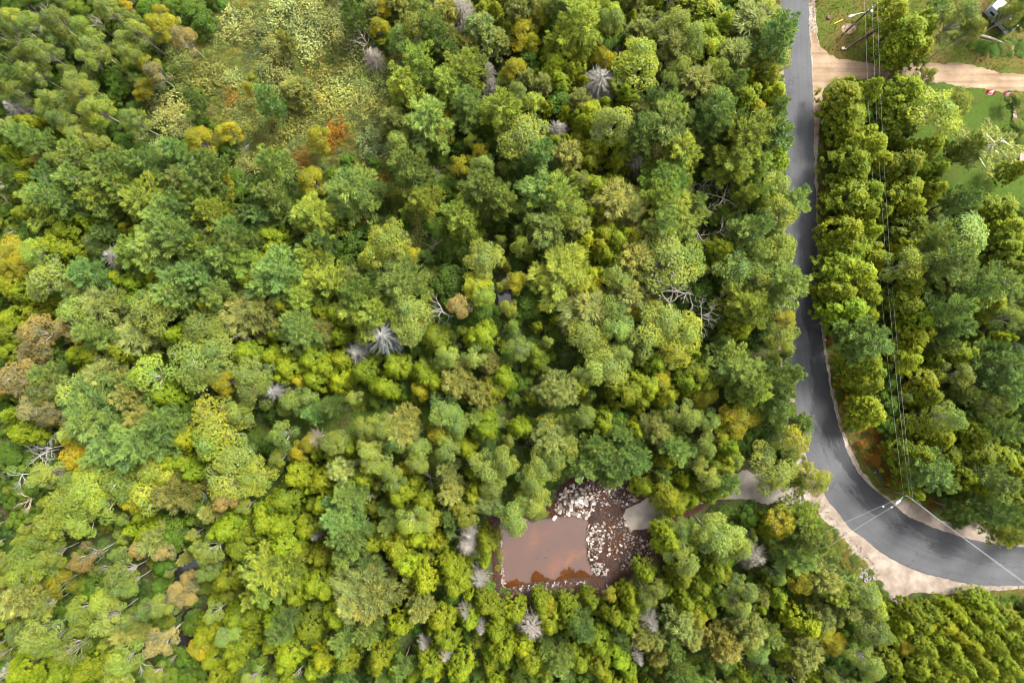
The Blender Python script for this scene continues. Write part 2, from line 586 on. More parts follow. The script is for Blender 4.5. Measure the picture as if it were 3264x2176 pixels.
# place the grid over the soil's bounding box
bx = [p[0] for p in SOIL]; by = [p[1] for p in SOIL]
gx, gy = np.meshgrid(np.arange(min(bx) - 1, max(bx) + 1, .22), np.arange(min(by) - 1, max(by) + 1, .22))
insS = inside(gx, gy, SOIL)
dS = np.where(insS, dist_poly(gx, gy, SOIL), -dist_poly(gx, gy, SOIL))
dP = np.where(inside(gx, gy, POND), -dist_poly(gx, gy, POND), dist_poly(gx, gy, POND))
def vnoise(x, y, f, seed):
    r_ = np.random.default_rng(seed)
    g = r_.random((64, 64))
    xi, yi = x * f, y * f
    x0, y0 = np.floor(xi).astype(int), np.floor(yi).astype(int)
    fx, fy = sstep(xi - x0), sstep(yi - y0)
    a = g[x0 % 64, y0 % 64]; b = g[(x0 + 1) % 64, y0 % 64]; c_ = g[x0 % 64, (y0 + 1) % 64]; d = g[(x0 + 1) % 64, (y0 + 1) % 64]
    return (a * (1 - fx) + b * fx) * (1 - fy) + (c_ * (1 - fx) + d * fx) * fy
rel = vnoise(gx, gy, .35, 1) * .55 + vnoise(gx, gy, 1.1, 2) * .28 + vnoise(gx, gy, 2.6, 3) * .12
hx = rel * sstep(dP / 2.0) * sstep(dS / 1.6) + .012
DRV = [V(*p)[:2] for p in [(1860, 1168), (1838, 1126), (1750, 1078), (1690, 1078), (1620, 1108), (1560, 1132), (1500, 1138), (1470, 1154), (1433, 1174), (1430, 1197), (1450, 1220), (1500, 1213), (1530, 1198), (1600, 1162), (1690, 1150), (1760, 1157)]]
hx = np.where(inside(gx, gy, DRV), .03, .03 + (hx - .03) * sstep(dist_poly(gx, gy, DRV) / 1.2))
hx = np.where(dP < .5, hx - sstep((.5 - dP) / 1.2) * 1.0, hx)
hx = np.where(dS < .15, -.05 + dS * .15, hx)
def soil_height(x, y):
    i = int(np.clip((y - gy[0, 0]) / .22, 0, gy.shape[0] - 1)); j = int(np.clip((x - gx[0, 0]) / .22, 0, gx.shape[1] - 1))
    return float(max(hx[i, j], 0.0))
vid = np.arange(gx.size).reshape(gx.shape)
q = np.stack([vid[:-1, :-1], vid[:-1, 1:], vid[1:, 1:], vid[1:, :-1]], -1).reshape(-1, 4)
keep = (dS > -.5).ravel()
q = q[keep[q].all(1)]
me = np_mesh('bare_soil', np.c_[gx.ravel(), gy.ravel(), hx.ravel()], q, smooth=True)
soil = link('bare_soil', me, M['soil'])
soil['kind'] = 'structure'

# ---- pond water
vs = [Vector((x, y, 0)) for x, y in POND]
cx0 = sum(p[0] for p in POND) / len(POND); cy0 = sum(p[1] for p in POND) / len(POND)
big = [Vector((cx0 + (v.x - cx0) * 1.05, cy0 + (v.y - cy0) * 1.06, 0)) for v in vs]
o = mesh_obj('pond_water', [(v.x, v.y, -.16) for v in big], tessellate_polygon([big]), M['water'])
for pgn in o.data.polygons:
    if pgn.normal.z < 0: pgn.flip()
o['kind'] = 'structure'
for i, pl in enumerate(SWAMP):
    sheet('swamp_pool', [p for p in pl], .02, M['swamp'], .3, .4, view=False)

# ---- road
RL = [(1793, -60), (1795, 0), (1798, 100), (1801, 200), (1803, 300), (1804, 400), (1805, 500), (1805, 600), (1806, 700), (1808, 760), (1811, 814), (1821, 878), (1829, 950),
      (1841, 1007), (1861, 1071), (1892, 1130), (1906, 1153), (1944, 1203), (1983, 1235), (2036, 1277), (2089, 1304), (2155, 1325), (2208, 1337), (2261, 1342), (2352, 1344), (2440, 1340)]
RR = [(1857, -60), (1858, 0), (1860, 60), (1864, 150), (1866, 200), (1870, 300), (1871, 400), (1875, 500), (1879, 600), (1882, 680), (1886, 749), (1893, 814), (1905, 878), (1919, 950),
      (1938, 1007), (1964, 1071), (2003, 1118), (2047, 1153), (2076, 1179), (2129, 1206), (2182, 1224), (2235, 1239), (2288, 1248), (2352, 1256), (2440, 1258)]
la, ls = resample([V(*p) for p in RL], .6)
ra, rs = resample([V(*p) for p in RR], .6)
NR = 420
tt = np.linspace(0, 1, NR)
def atfrac(a, t):
    u = np.linspace(0, 1, len(a))
    return np.c_[np.interp(t, u, a[:, 0]), np.interp(t, u, a[:, 1])]
L_, R_ = atfrac(la, tt), atfrac(ra, tt)
# pair each left point with the nearest point of the right edge so the width stays true
idx = np.array([np.argmin(np.hypot(ra[:, 0] - p[0], ra[:, 1] - p[1])) for p in L_])
idx = np.maximum.accumulate(idx)
idxs = np.convolve(np.r_[[idx[0]] * 6, idx, [idx[-1]] * 6], np.ones(13) / 13, 'valid')
R_ = np.c_[np.interp(idxs, np.arange(len(ra)), ra[:, 0]), np.interp(idxs, np.arange(len(ra)), ra[:, 1])]
dv = (R_ - L_) / np.linalg.norm(R_ - L_, axis=1)[:, None]
L_ = L_ + dv * wobble(NR, .05)[:, None]
R_ = R_ + dv * wobble(NR, .05)[:, None]
along = np.r_[0, np.cumsum(np.linalg.norm(np.diff((L_ + R_) / 2, axis=0), axis=1))]
NA = 9
vv, uv = [], []
for i in range(NR):
    for j in range(NA):
        t = j / (NA - 1)
        p = L_[i] * (1 - t) + R_[i] * t
        edge = min(t, 1 - t)
        vv.append((p[0], p[1], .03 + .05 * min(1, edge * 4)))
        uv.append((t, along[i]))
    # skirt down to the shoulder
ff = []
for i in range(NR - 1):
    for j in range(NA - 1):
        a = i * NA + j
        ff.append((a, a + 1, a + NA + 1, a + NA))
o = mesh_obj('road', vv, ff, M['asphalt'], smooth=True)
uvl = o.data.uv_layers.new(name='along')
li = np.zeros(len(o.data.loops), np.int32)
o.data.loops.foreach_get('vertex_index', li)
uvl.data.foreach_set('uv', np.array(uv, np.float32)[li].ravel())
for pgn in o.data.polygons:
    if pgn.normal.z < 0:
        pgn.flip()
o['kind'] = 'structure'
ROAD = np.r_[L_, R_[::-1]]

# ---- shoulders, lane, drive, lawn, verge, trail
sh, SHR = sheet('road_shoulder', [(1780, -40), (1782, 300), (1780, 600), (1786, 760), (1795, 860), (1808, 960), (1822, 1030), (1836, 1090), (1850, 1150),
      (1868, 1165), (1890, 1190), (1915, 1225), (1945, 1262), (1975, 1300), (2000, 1335), (2030, 1365), (2062, 1387), (2082, 1370), (2110, 1362), (2180, 1364), (2260, 1360), (2352, 1352), (2430, 1350),
      (2430, 1262), (2352, 1247), (2300, 1238), (2270, 1206), (2225, 1195), (2190, 1200), (2150, 1185), (2105, 1150), (2070, 1150), (2040, 1140), (2000, 1105), (1976, 1070), (1947, 1007), (1927, 945), (1912, 878), (1900, 800), (1893, 740),
      (1889, 680), (1886, 600), (1882, 500), (1878, 400), (1878, 330), (1884, 260), (1890, 190), (1886, 110), (1876, 70), (1872, 0), (1871, -40)], .008, M['sand'], .22, .4)
ln, LANE = sheet('dirt_lane', [(1866, 70), (1876, 86), (1889, 112), (1915, 131), (1964, 142), (2016, 145), (2067, 148), (2144, 145), (2209, 150), (2273, 161), (2352, 171), (2440, 180),
      (2440, 226), (2352, 215), (2273, 207), (2209, 199), (2144, 192), (2028, 191), (1940, 182), (1900, 205), (1884, 262), (1870, 300)], .014, M['lane'], .25, .4)
gd, DRIVE = sheet('gravel_drive', [(1853, 1164), (1838, 1130), (1800, 1098), (1750, 1082), (1690, 1082), (1620, 1112), (1560, 1136), (1500, 1142), (1470, 1158), (1437, 1176), (1434, 1195),
      (1450, 1216), (1500, 1209), (1530, 1194), (1600, 1158), (1690, 1146), (1760, 1153)], .05, M['gravel'], .38, .4)
vg, VERGE1 = sheet('grass_verge', [(1864, -40), (1866, 90), (1880, 118), (1905, 140), (1960, 150), (2080, 156), (2220, 160), (2352, 182), (2440, 190), (2440, -60), (2150, -60)], .004, M['verge'], .3, .5)
vg2, VERGE2 = sheet('grass_verge', [(1876, 290), (1874, 420), (1880, 600), (1888, 740), (1896, 810), (1908, 880), (1924, 950), (1944, 1010), (1972, 1072), (2010, 1115), (2060, 1150), (2120, 1160), (2180, 1190), (2180, 1150), (2120, 1120), (2085, 1080), (2050, 1010), (1990, 900), (1945, 780), (1915, 640), (1900, 460), (1895, 330)], .0045, M['verge'], .35, .5)
vg3, VERGE3 = sheet('grass_verge', [(1850, 1130), (1862, 1175), (1890, 1240), (1920, 1290), (1960, 1330), (2010, 1370), (2060, 1400), (2120, 1385), (2240, 1380), (2352, 1378), (2440, 1376), (2440, 1348), (2352, 1348), (2200, 1352), (2060, 1372), (2000, 1290), (1930, 1215), (1880, 1150)], .0045, M['verge'], .35, .5)
lw, LAWN = sheet('lawn', [(2150, 190), (2273, 204), (2352, 212), (2450, 220), (2450, 500), (2352, 485), (2260, 470), (2150, 480), (2080, 420), (2080, 260)], .0055, M['lawn'], .3, .5)
tr, TRAIL = sheet('grass_trail', [(560, 985), (620, 966), (700, 958), (780, 948), (860, 934), (960, 927), (1060, 926), (1130, 925), (1250, 928), (1370, 930), (1450, 928), (1550, 946), (1700, 965),
      (1700, 985), (1540, 968), (1450, 950), (1370, 950), (1130, 950), (970, 958), (860, 976), (780, 994), (700, 1008), (600, 1016)], .004, M['trail'], .3, .5)
MARSHV = [(440, 60), (560, 10), (720, -20), (900, 20), (980, 140), (985, 260), (930, 370), (830, 410), (720, 400), (560, 385), (480, 320), (420, 200)]
mg, MARSHG = sheet('marsh_ground', MARSHV, .003, M['sedge'], .5, .8)
patch, PATCH = sheet('sandy_patch', [(1934, 62), (1944, 56), (1958, 56), (1966, 66), (1958, 76), (1944, 78), (1936, 72)], .0085, M['lane'], .12, .2)
NOTREE = [ROAD, LANE, np.array(POND), SHR]
KEEPOFF = NOTREE + [np.array(SOIL), LAWN, DRIVE, VERGE1, VERGE2, VERGE3, TRAIL]
# ================================================================== PLANTS: the kinds
def unit(a):
    return a / (np.linalg.norm(a, axis=-1, keepdims=True) + 1e-9)

def leaves(pos, nrm, length, width, tone, rnd, fold=.25):
    """one folded kite (two triangles) per leaf, lying roughly across nrm"""
    n_ = len(pos)
    n2 = unit(nrm)
    t = rnd.normal(0, 1, (n_, 3))
    d = unit(t - (t * n2).sum(1, keepdims=True) * n2)
    s_ = np.cross(n2, d)
    L = (length * rnd.uniform(.7, 1.35, n_))[:, None]
    W = (width * rnd.uniform(.7, 1.35, n_))[:, None]
    a = pos - d * L * .5
    b = pos + s_ * W * .5 + n2 * W * fold
    c_ = pos + d * L * .5 - n2 * L * .12
    e_ = pos - s_ * W * .5 + n2 * W * fold
    v = np.stack([a, b, c_, e_], 1).reshape(-1, 3)
    i = np.arange(n_)[:, None] * 4
    f = np.concatenate([i + [[0, 1, 2]], i + [[0, 2, 3]]], 1).reshape(-1, 3)
    return v, f, np.repeat(tone, 4)

def blades(pos, dirs, length, width, tone, rnd):
    """one slim triangle per needle bunch, pointing along dirs"""
    n_ = len(pos)
    d = unit(dirs)
    up = rnd.normal(0, .6, (n_, 3)) + [0, 0, .8]
    s_ = unit(np.cross(d, up))
    L = (length * rnd.uniform(.7, 1.3, n_))[:, None]
    W = (width * rnd.uniform(.7, 1.3, n_))[:, None]
    v = np.stack([pos - s_ * W * .5, pos + s_ * W * .5, pos + d * L], 1).reshape(-1, 3)
    f = np.arange(n_ * 3).reshape(-1, 3)
    return v, f, np.repeat(tone, 3)

def cat(parts):
    vs, fs, ts, b = [], [], [], 0
    for v, f, t in parts:
        vs.append(v); fs.append(f + b); ts.append(t); b += len(v)
    return np.concatenate(vs), np.concatenate(fs), np.concatenate(ts)

def rand_dirs(n_, rnd, up=0.0):
    d = rnd.normal(0, 1, (n_, 3))
    d[:, 2] += up
    return unit(d)

# every crown is made for radius 1 m-unit r0 and height h0 and scaled later
def crown_cedar(seed, r=2.2, h=9.0, nclump=210, per=34, leaf=.215, lobes=None):
    """white cedar: a blunt lumpy cone of flat fans, often with several leaders"""
    rnd = np.random.default_rng(seed)
    nl = lobes or rnd.integers(2, 5)
    parts = []
    for l in range(nl):
        main = l == 0
        lr = r * (0.80 if main else rnd.uniform(.42, .62))
        lh = h * (1.0 if main else rnd.uniform(.68, .93))
        a = rnd.uniform(0, 6.28)
        off = 0 if main else r - lr * rnd.uniform(.75, 1.0)
        ox, oy = off * math.cos(a), off * math.sin(a)
        nc = int(nclump * (lr / r) ** 2 * (1.3 if main else 1.1))
        t = rnd.uniform(0, 1, nc) ** .75
        z0 = lh * .18
        th = rnd.uniform(0, 6.28, nc)
        ph = rnd.uniform(0, 6.28, 3)
        lump = 1 + .14 * np.sin(3 * th + ph[0] + 3 * t) + .12 * np.sin(5 * th + ph[1] - 6 * t) + rnd.normal(0, .10, nc)
        rho = lr * (1 - t ** 1.5) ** .8 * lump
        cx = np.stack([ox + rho * np.cos(th), oy + rho * np.sin(th), z0 + (lh - z0) * t], 1)
        cn = unit(np.stack([np.cos(th), np.sin(th), .55 + .9 * t], 1))
        ctone = np.clip(rnd.normal(.42, .2, nc) + .10 * (t - .5), 0, 1)
        k = per
        pos = np.repeat(cx, k, 0)
        nn = np.repeat(cn, k, 0)
        cr = .30 * (r / 2.2) ** .5
        off_ = rand_dirs(nc * k, rnd) * (rnd.uniform(.2, 1, (nc * k, 1)) * cr)
        off_ += nn * np.abs((off_ * nn).sum(1, keepdims=True)) * .7
        pos = pos + off_
        n2 = unit(nn * .7 + off_ / cr * .7 + rnd.normal(0, .38, (nc * k, 3)) + [0, 0, .35])
        parts.append(leaves(pos, n2, leaf, leaf * .62, np.clip(np.repeat(ctone, k) + rnd.normal(0, .16, nc * k), 0, 1), rnd))
    return cat(parts)

def branch_dir(th, rise):
    return np.stack([np.cos(th), np.sin(th), rise], -1)

def crown_pine(seed, r=3.0, h=13.0, tiers=9, per=6, wood=None, thin=0):
    """white pine: whorls of long boughs carrying feathery tufts"""
    rnd = np.random.default_rng(seed)
    P_, D_, T_ = [], [], []
    for i in range(tiers):
        t = i / (tiers - 1)
        z = h * (.40 + .60 * t)
        rr = r * (1 - t ** 1.7) ** .62 * rnd.uniform(.82, 1.08) + .18
        nb = per + int(rnd.integers(-1, 2))
        a0 = rnd.uniform(0, 6.28)
        for b_ in range(nb):
            th = a0 + 6.28 * b_ / nb + rnd.normal(0, .22)
            L = rr * rnd.uniform(.50, 1.25)
            rise = rnd.uniform(.02, .28) + .9 * t ** 3
            bt = np.clip(rnd.normal(.5, .17), 0, 1)
            if wood is not None:
                wood.append((th, z, L * .8, rise))
            ns = max(3, int(L / .26))
            for s_ in range(1, ns + 1):
                u = s_ / ns
                c0 = np.array([math.cos(th) * L * u, math.sin(th) * L * u, z + rise * L * u ** 1.5])
                spread = .62 * L * .45 * (1 - abs(u - .62))
                m_ = 2 + int(3 * u) - thin
                for _ in range(m_):
                    sd = rnd.uniform(-1, 1) * spread
                    c1 = c0 + np.array([-math.sin(th) * sd, math.cos(th) * sd, rnd.uniform(-.08, .16)]) - np.array([math.cos(th), math.sin(th), 0]) * abs(sd) * .35
                    out = branch_dir(th + sd / (L + .1) * 1.6, .5)
                    k = 11
                    dd = unit(out * 1.0 + rnd.normal(0, .55, (k, 3)) + [0, 0, .25])
                    P_.append(np.repeat(c1[None], k, 0) + rnd.normal(0, .07, (k, 3)))
                    D_.append(dd)
                    T_.append(np.clip(bt + rnd.normal(0, .16, k), 0, 1))
    return blades(np.concatenate(P_), np.concatenate(D_), .42, .105, np.concatenate(T_), rnd)

def crown_fuzzy(seed, r=1.8, h=9.0, n_=1500, length=.40, width=.10):
    """tamarack or spruce: a soft narrow cone of short fine sprays"""
    rnd = np.random.default_rng(seed)
    t = rnd.uniform(0, 1, n_) ** .7
    th = rnd.uniform(0, 6.28, n_)
    q_ = np.floor(th / 6.28 * 11 + 3 * np.sin(t * 9)) % 11
    lump = .50 + .60 * np.random.default_rng(seed + 1).random((11, 12))[q_.astype(int), (t * 11).astype(int)]
    rho = r * (1 - t ** 1.3) ** .8 * lump * rnd.uniform(.45, 1.0, n_) ** .5
    pos = np.stack([rho * np.cos(th), rho * np.sin(th), h * (.22 + .78 * t)], 1)
    k = 7
    dirs = unit(np.repeat(np.stack([np.cos(th), np.sin(th), .35 + t * .9], 1), k, 0) + rnd.normal(0, .5, (n_ * k, 3)))
    tone = np.clip(np.repeat(.5 + rnd.normal(0, .18, n_), k) + rnd.normal(0, .2, n_ * k), 0, 1)
    return blades(np.repeat(pos, k, 0) + rnd.normal(0, .08, (n_ * k, 3)), dirs, length, width, tone, rnd)

def crown_broad(seed, r=2.8, h=12.0, nblob=11, per=380, leaf=.195, base=.45, gap=.0, squash=.62):
    """aspen, birch or maple: a cluster of leafy boughs with gaps between them"""
    rnd = np.random.default_rng(seed)
    parts, cents = [], []
    for b_ in range(nblob):
        u = rnd.uniform(0, 1)
        a = b_ * 2.4 + rnd.normal(0, .3)
        rad = r * .76 * math.sqrt((b_ + .3) / nblob) * rnd.uniform(.85, 1.15)
        zt = base + (1 - base) * (1 - (rad / r) ** 1.6) * rnd.uniform(.78, .96)
        c0 = np.array([rad * math.cos(a), rad * math.sin(a), h * zt - .3])
        br = r * rnd.uniform(.22, .42)
        cents.append((c0, br))
        n_ = int(per * (br / (r * .37)) ** 2)
        d = rand_dirs(n_, rnd, .35)
        sub = rand_dirs(9, rnd, .3)
        wgt = (d @ sub.T).max(1)
        rad_ = br * (.72 + .34 * np.clip((wgt - .55) / .4, 0, 1)) * rnd.uniform(.72, 1.06, n_)
        pos = c0 + d * rad_[:, None] * [1, 1, squash + .15]
        nn = unit(d * .8 + rnd.normal(0, .45, (n_, 3)) + [0, 0, .45])
        bt = rnd.normal(.5, .14)
        tone = np.clip(bt + .28 * (wgt - .8) + rnd.normal(0, .2, n_), 0, 1)
        parts.append(leaves(pos, nn, leaf, leaf * .72, tone, rnd))
    v, f, t = cat(parts)
    return (v, f, t), cents

def crown_scrub(seed, r=1.5, h=2.4, n_=1300, leaf=.165):
    """willow or alder scrub: many upright stems topped by small leaves"""
    rnd = np.random.default_rng(seed)
    ns = 34
    a = rnd.uniform(0, 6.28, ns)
    rr = r * np.sqrt(rnd.uniform(0, 1, ns))
    tops = np.stack([rr * np.cos(a), rr * np.sin(a), h * (1 - .45 * (rr / r) ** 2) * rnd.uniform(.75, 1.05, ns)], 1)
    i = rnd.integers(0, ns, n_)
    u = rnd.uniform(0, 1, n_)
    pos = tops[i] * np.stack([.75 + .25 * u, .75 + .25 * u, .35 + .65 * u], 1) + rnd.normal(0, .20 * r / 1.5, (n_, 3))
    pos[:, 2] = np.abs(pos[:, 2]) + .05
    st = np.clip(rnd.normal(.5, .2, ns), 0, 1)
    nn = unit(rnd.normal(0, .5, (n_, 3)) + [0, 0, .9])
    return leaves(pos, nn, leaf, leaf * .6, np.clip(st[i] + rnd.normal(0, .18, n_), 0, 1), rnd)

def tube_np(segs, n_=4):
    """segs: list of (p0, p1, r0, r1) -> open tapered tubes"""
    s_ = np.array([[*a, *b, r0, r1] for a, b, r0, r1 in segs])
    a, b = s_[:, 0:3], s_[:, 3:6]
    d = unit(b - a)
    u = unit(np.cross(d, np.where(np.abs(d[:, 2:3]) > .9, [[1., 0, 0]], [[0, 0, 1.]])))
    w_ = np.cross(d, u)
    vs = []
    for base, rr in ((a, s_[:, 6]), (b, s_[:, 7])):
        for k in range(n_):
            an = 6.2832 * k / n_
            vs.append(base + (u * math.cos(an) + w_ * math.sin(an)) * rr[:, None])
    v = np.stack(vs, 1).reshape(-1, 3)
    i = np.arange(len(s_))[:, None] * 2 * n_
    f = np.concatenate([i + [[k, (k + 1) % n_, n_ + (k + 1) % n_, n_ + k]] for k in range(n_)], 0)
    return v, f

def grow(p, d, L, rad, depth, rnd, out, bend=.28, split=(2, 3), shrink=.68, spread=.6, up=.12):
    """a crooked limb that forks"""
    n_ = 3
    for i in range(n_):
        q_ = p + d * L / n_
        r1 = rad * (1 - .22 * (i + 1) / n_)
        out.append((p, q_, rad, r1))
        p, rad = q_, r1
        d = unit(d + rnd.normal(0, bend, 3) + np.array([0, 0, up * .3]))
        if depth > 0 and i == 1:
            e_ = unit(d + rnd.normal(0, spread, 3) + np.array([0, 0, up]))
            grow(p, e_, L * shrink * .8, rad * .6, depth - 1, rnd, out, bend, split, shrink, spread, up)
    if depth > 0:
        for _ in range(rnd.integers(split[0], split[1] + 1)):
            e_ = unit(d + rnd.normal(0, spread, 3) + np.array([0, 0, up]))
            grow(p, e_, L * shrink * rnd.uniform(.75, 1.1), rad * .72, depth - 1, rnd, out, bend, split, shrink, spread, up)

def wood_trunk(seed, h, r0=.16, limbs=(), lean=.15, top=.97):
    rnd = np.random.default_rng(seed)
    out = []
    p = np.zeros(3)
    n_ = 6
    for i in range(n_):
        q_ = np.array([rnd.normal(0, lean * .5), rnd.normal(0, lean * .5), h * top * (i + 1) / n_])
        out.append((p, q_, r0 * (1 - .8 * i / n_), r0 * (1 - .8 * (i + 1) / n_)))
        p = q_
    out += list(limbs)
    return tube_np(out, 6)

PROTO = {}
def proto(kind, crown, trunk, r, h):
    cm = np_mesh('crown_' + kind, *crown) if crown is not None else None
    tm = np_mesh('trunk_' + kind, trunk[0], trunk[1], smooth=True)
    PROTO.setdefault(kind, []).append((cm, tm, r, h))

for i in range(7):
    h = 9.0
    rnd = np.random.default_rng(50 + i)
    lim = []
    for k in range(7):
        a = rnd.uniform(0, 6.28); z = h * rnd.uniform(.25, .7)
        lim.append((np.array([0, 0, z]), np.array([1.1 * math.cos(a), 1.1 * math.sin(a), z + .5]), .05, .015))
    proto('cedar', crown_cedar(100 + i), wood_trunk(i, h, .15, lim), 2.2, h)
for i in range(6):
    h = 13.0
    wd = []
    cr = crown_pine(200 + i, 3.0, h, wood=wd)
    lim = [(np.array([0, 0, z]), np.array([math.cos(th) * L, math.sin(th) * L, z + rise * L * .7]), .06, .015) for th, z, L, rise in wd]
    proto('pine', cr, wood_trunk(20 + i, h, .2, lim), 3.0, h)
for i in range(2):
    h = 13.0
    wd = []
    cr = crown_pine(250 + i, 3.0, h, tiers=7, per=5, wood=wd, thin=1)
    lim = [(np.array([0, 0, z]), np.array([math.cos(th) * L, math.sin(th) * L, z + rise * L * .7]), .09, .02) for th, z, L, rise in wd]
    proto('thin_pine', cr, wood_trunk(27 + i, h, .2, lim), 3.0, h)
for i in range(4):
    h = 9.0
    proto('tamarack', crown_pine(300 + i, 1.8, h, tiers=11, per=6), wood_trunk(30 + i, h, .12), 1.8, h)
for i in range(6):
    h = 12.0
    cr, ce = crown_broad(400 + i, 2.8, h, nblob=[14, 16, 12, 18, 15, 13][i])
    rnd = np.random.default_rng(450 + i)
    lim = []
    for c0, br in ce:
        z = h * .35 + rnd.uniform(0, 1.5)
        p0 = np.array([0, 0, z]); mid = (p0 + c0) / 2 + rnd.normal(0, .25, 3)
        lim += [(p0, mid, .08, .055), (mid, c0, .055, .03)]
        for _ in range(5):
            e_ = c0 + rand_dirs(1, rnd, .5)[0] * br * rnd.uniform(.7, 1.05)
            lim.append((c0 if rnd.random() < .5 else (mid + c0) / 2, e_, .03, .012))
    proto('aspen', cr, wood_trunk(40 + i, h * .8, .13, lim), 2.8, h)
for i in range(5):
    h = 6.5
    cr, ce = crown_broad(500 + i, 2.2, h, nblob=12, per=330, leaf=.22, base=.3)
    lim = [(np.array([0, 0, h * .2]), c0, .06, .02) for c0, br in ce]
    proto('alder', cr, wood_trunk(60 + i, h * .7, .11, lim), 2.2, h)
for i in range(5):
    rnd = np.random.default_rng(650 + i)
    lim = [(np.zeros(3), np.array([.7 * math.cos(a), .7 * math.sin(a), 1.7]), .03, .012) for a in rnd.uniform(0, 6.28, 8)]
    proto('scrub', crown_scrub(600 + i), tube_np(lim, 5), 1.5, 2.4)
for i in range(4):          # dead conifers: a grey mop of fine twigs
    rnd = np.random.default_rng(700 + i)
    h, r = 9.0, 1.9
    segs, fine = [], []
    for k in range(150):
        t = rnd.uniform(0, 1) ** .8
        th = rnd.uniform(0, 6.28)
        L = r * (1 - t ** 1.4) ** .75 * rnd.uniform(.6, 1.08) + .15
        z = h * (.28 + .70 * t)
        p0 = np.array([0, 0, z]); p1 = np.array([L * math.cos(th), L * math.sin(th), z + L * rnd.uniform(-.05, .35)])
        segs.append((p0, p1, .03, .01))
        for _ in range(12):
            u = rnd.uniform(.3, 1)
            s0 = p0 + (p1 - p0) * u
            fine.append((s0, s0 + unit(p1 - p0 + rnd.normal(0, L * .55, 3)) * L * rnd.uniform(.18, .42), .022, .010))
    v, f = tube_np(fine, 3)
    proto('dead_conifer', None, wood_trunk(70 + i, h, .14, segs), r, h)
    tw = np_mesh('twigs_dead_conifer', v, f)
    PROTO['dead_conifer'][-1] = (tw,) + PROTO['dead_conifer'][-1][1:]
for i in range(6):          # bare snags: crooked pale limbs
    rnd = np.random.default_rng(800 + i)
    out = []
    p = np.zeros(3); d = np.array([0, 0, 1.0])
    h = 8.0
    for k in range(4):
        q_ = p + d * h * .11
        out.append((p, q_, .13 - .015 * k, .115 - .015 * k))
        p = q_; d = unit(d + rnd.normal(0, .10, 3))
    nb = len(out)
    for _ in range(5):
        grow(p, unit(np.array([rnd.normal(0, .9), rnd.normal(0, .9), .8])), 1.6, .06, 3, rnd, out, .15, (2, 2), .68, .5, .12)
    v, f = tube_np(out[:nb], 6)
    v2, f2 = tube_np(out[nb:], 4)
    PROTO.setdefault('snag', []).append((np_mesh('limbs_snag', v2, f2), np_mesh('trunk_snag', v, f, smooth=True), 2.6, h))
for k_, lst in PROTO.items():
    for cm, tm, r, h in lst:
        tm.materials.append(M['bark'])
        cm.materials.append({'pine': M['needle'], 'tamarack': M['needle'], 'thin_pine': M['needle'], 'scrub': M['scrub'], 'dead_conifer': M['bark'], 'snag': M['bark']}.get(k_, M['leaf']))
# ================================================================== TREES, where the photograph shows them
# code letter -> (kind, name, category, descriptive noun, albedo, height range, noun for counting)
KINDS = {
 'c': ('cedar', 'cedar_tree', 'cedar', 'lime green cedar', (.108, .142, .003), (7.5, 10.5), 'cedar'),
 'p': ('pine', 'pine_tree', 'pine', 'blue green pine', (.108, .162, .036), (12, 16), 'pine'),
 'P': ('pine', 'pine_tree', 'pine', 'light green pine', (.138, .186, .026), (11, 15), 'light pine'),
 'a': ('aspen', 'aspen_tree', 'aspen', 'pale grey green aspen', (.120, .165, .034), (11, 14), 'aspen'),
 'b': ('aspen', 'birch_tree', 'birch', 'yellow green birch', (.138, .185, .026), (10, 13.5), 'birch'),
 'm': ('alder', 'alder_tree', 'alder', 'dark green alder', (.052, .098, .009), (4.5, 6.5), 'alder'),
 'L': ('thin_pine', 'pine_tree', 'pine', 'pale limbed light pine', (.20, .235, .06), (13, 14), 'pale limbed pine'),
 't': ('tamarack', 'tamarack_tree', 'tamarack', 'khaki green tamarack', (.150, .165, .042), (9, 12), 'tamarack'),
 'w': ('scrub', 'willow_bush', 'willow bush', 'olive willow bush', (.150, .160, .034), (2.2, 3.4), 'willow bush'),
 'v': ('scrub', 'pale_willow', 'willow', 'pale green willow', (.160, .185, .055), (3.2, 4.6), 'pale willow'),
 'y': ('aspen', 'yellow_birch_tree', 'birch', 'golden yellow birch', (.190, .192, .010), (8, 11), 'yellow birch'),
 'o': ('scrub', 'red_maple_sapling', 'sapling', 'rust orange sapling', (.165, .085, .010), (2.5, 3.6), 'orange sapling'),
 'k': ('aspen', 'tan_birch_tree', 'birch', 'tan leaved birch', (.18, .155, .062), (10, 13), 'tan birch'),
 'd': ('dead_conifer', 'dead_conifer', 'dead tree', 'grey dead conifer', (.165, .155, .125), (8, 11), 'dead conifer'),
 's': ('snag', 'bare_snag', 'dead tree', 'bare white snag', (.33, .30, .26), (7, 10), 'bare snag'),
}
WOODCOL = {'cedar': (.09, .07, .055), 'pine': (.15, .12, .10), 'thin_pine': (.42, .38, .33), 'tamarack': (.12, .10, .085), 'aspen': (.24, .22, .19), 'alder': (.11, .09, .07),
           'scrub': (.09, .07, .05), 'dead_conifer': (.22, .20, .18), 'snag': (.36, .33, .30)}
BIG = 816 / 2352 * 10
SML = 816 / 1344 * 10
RT = 824 / 2307 * 10
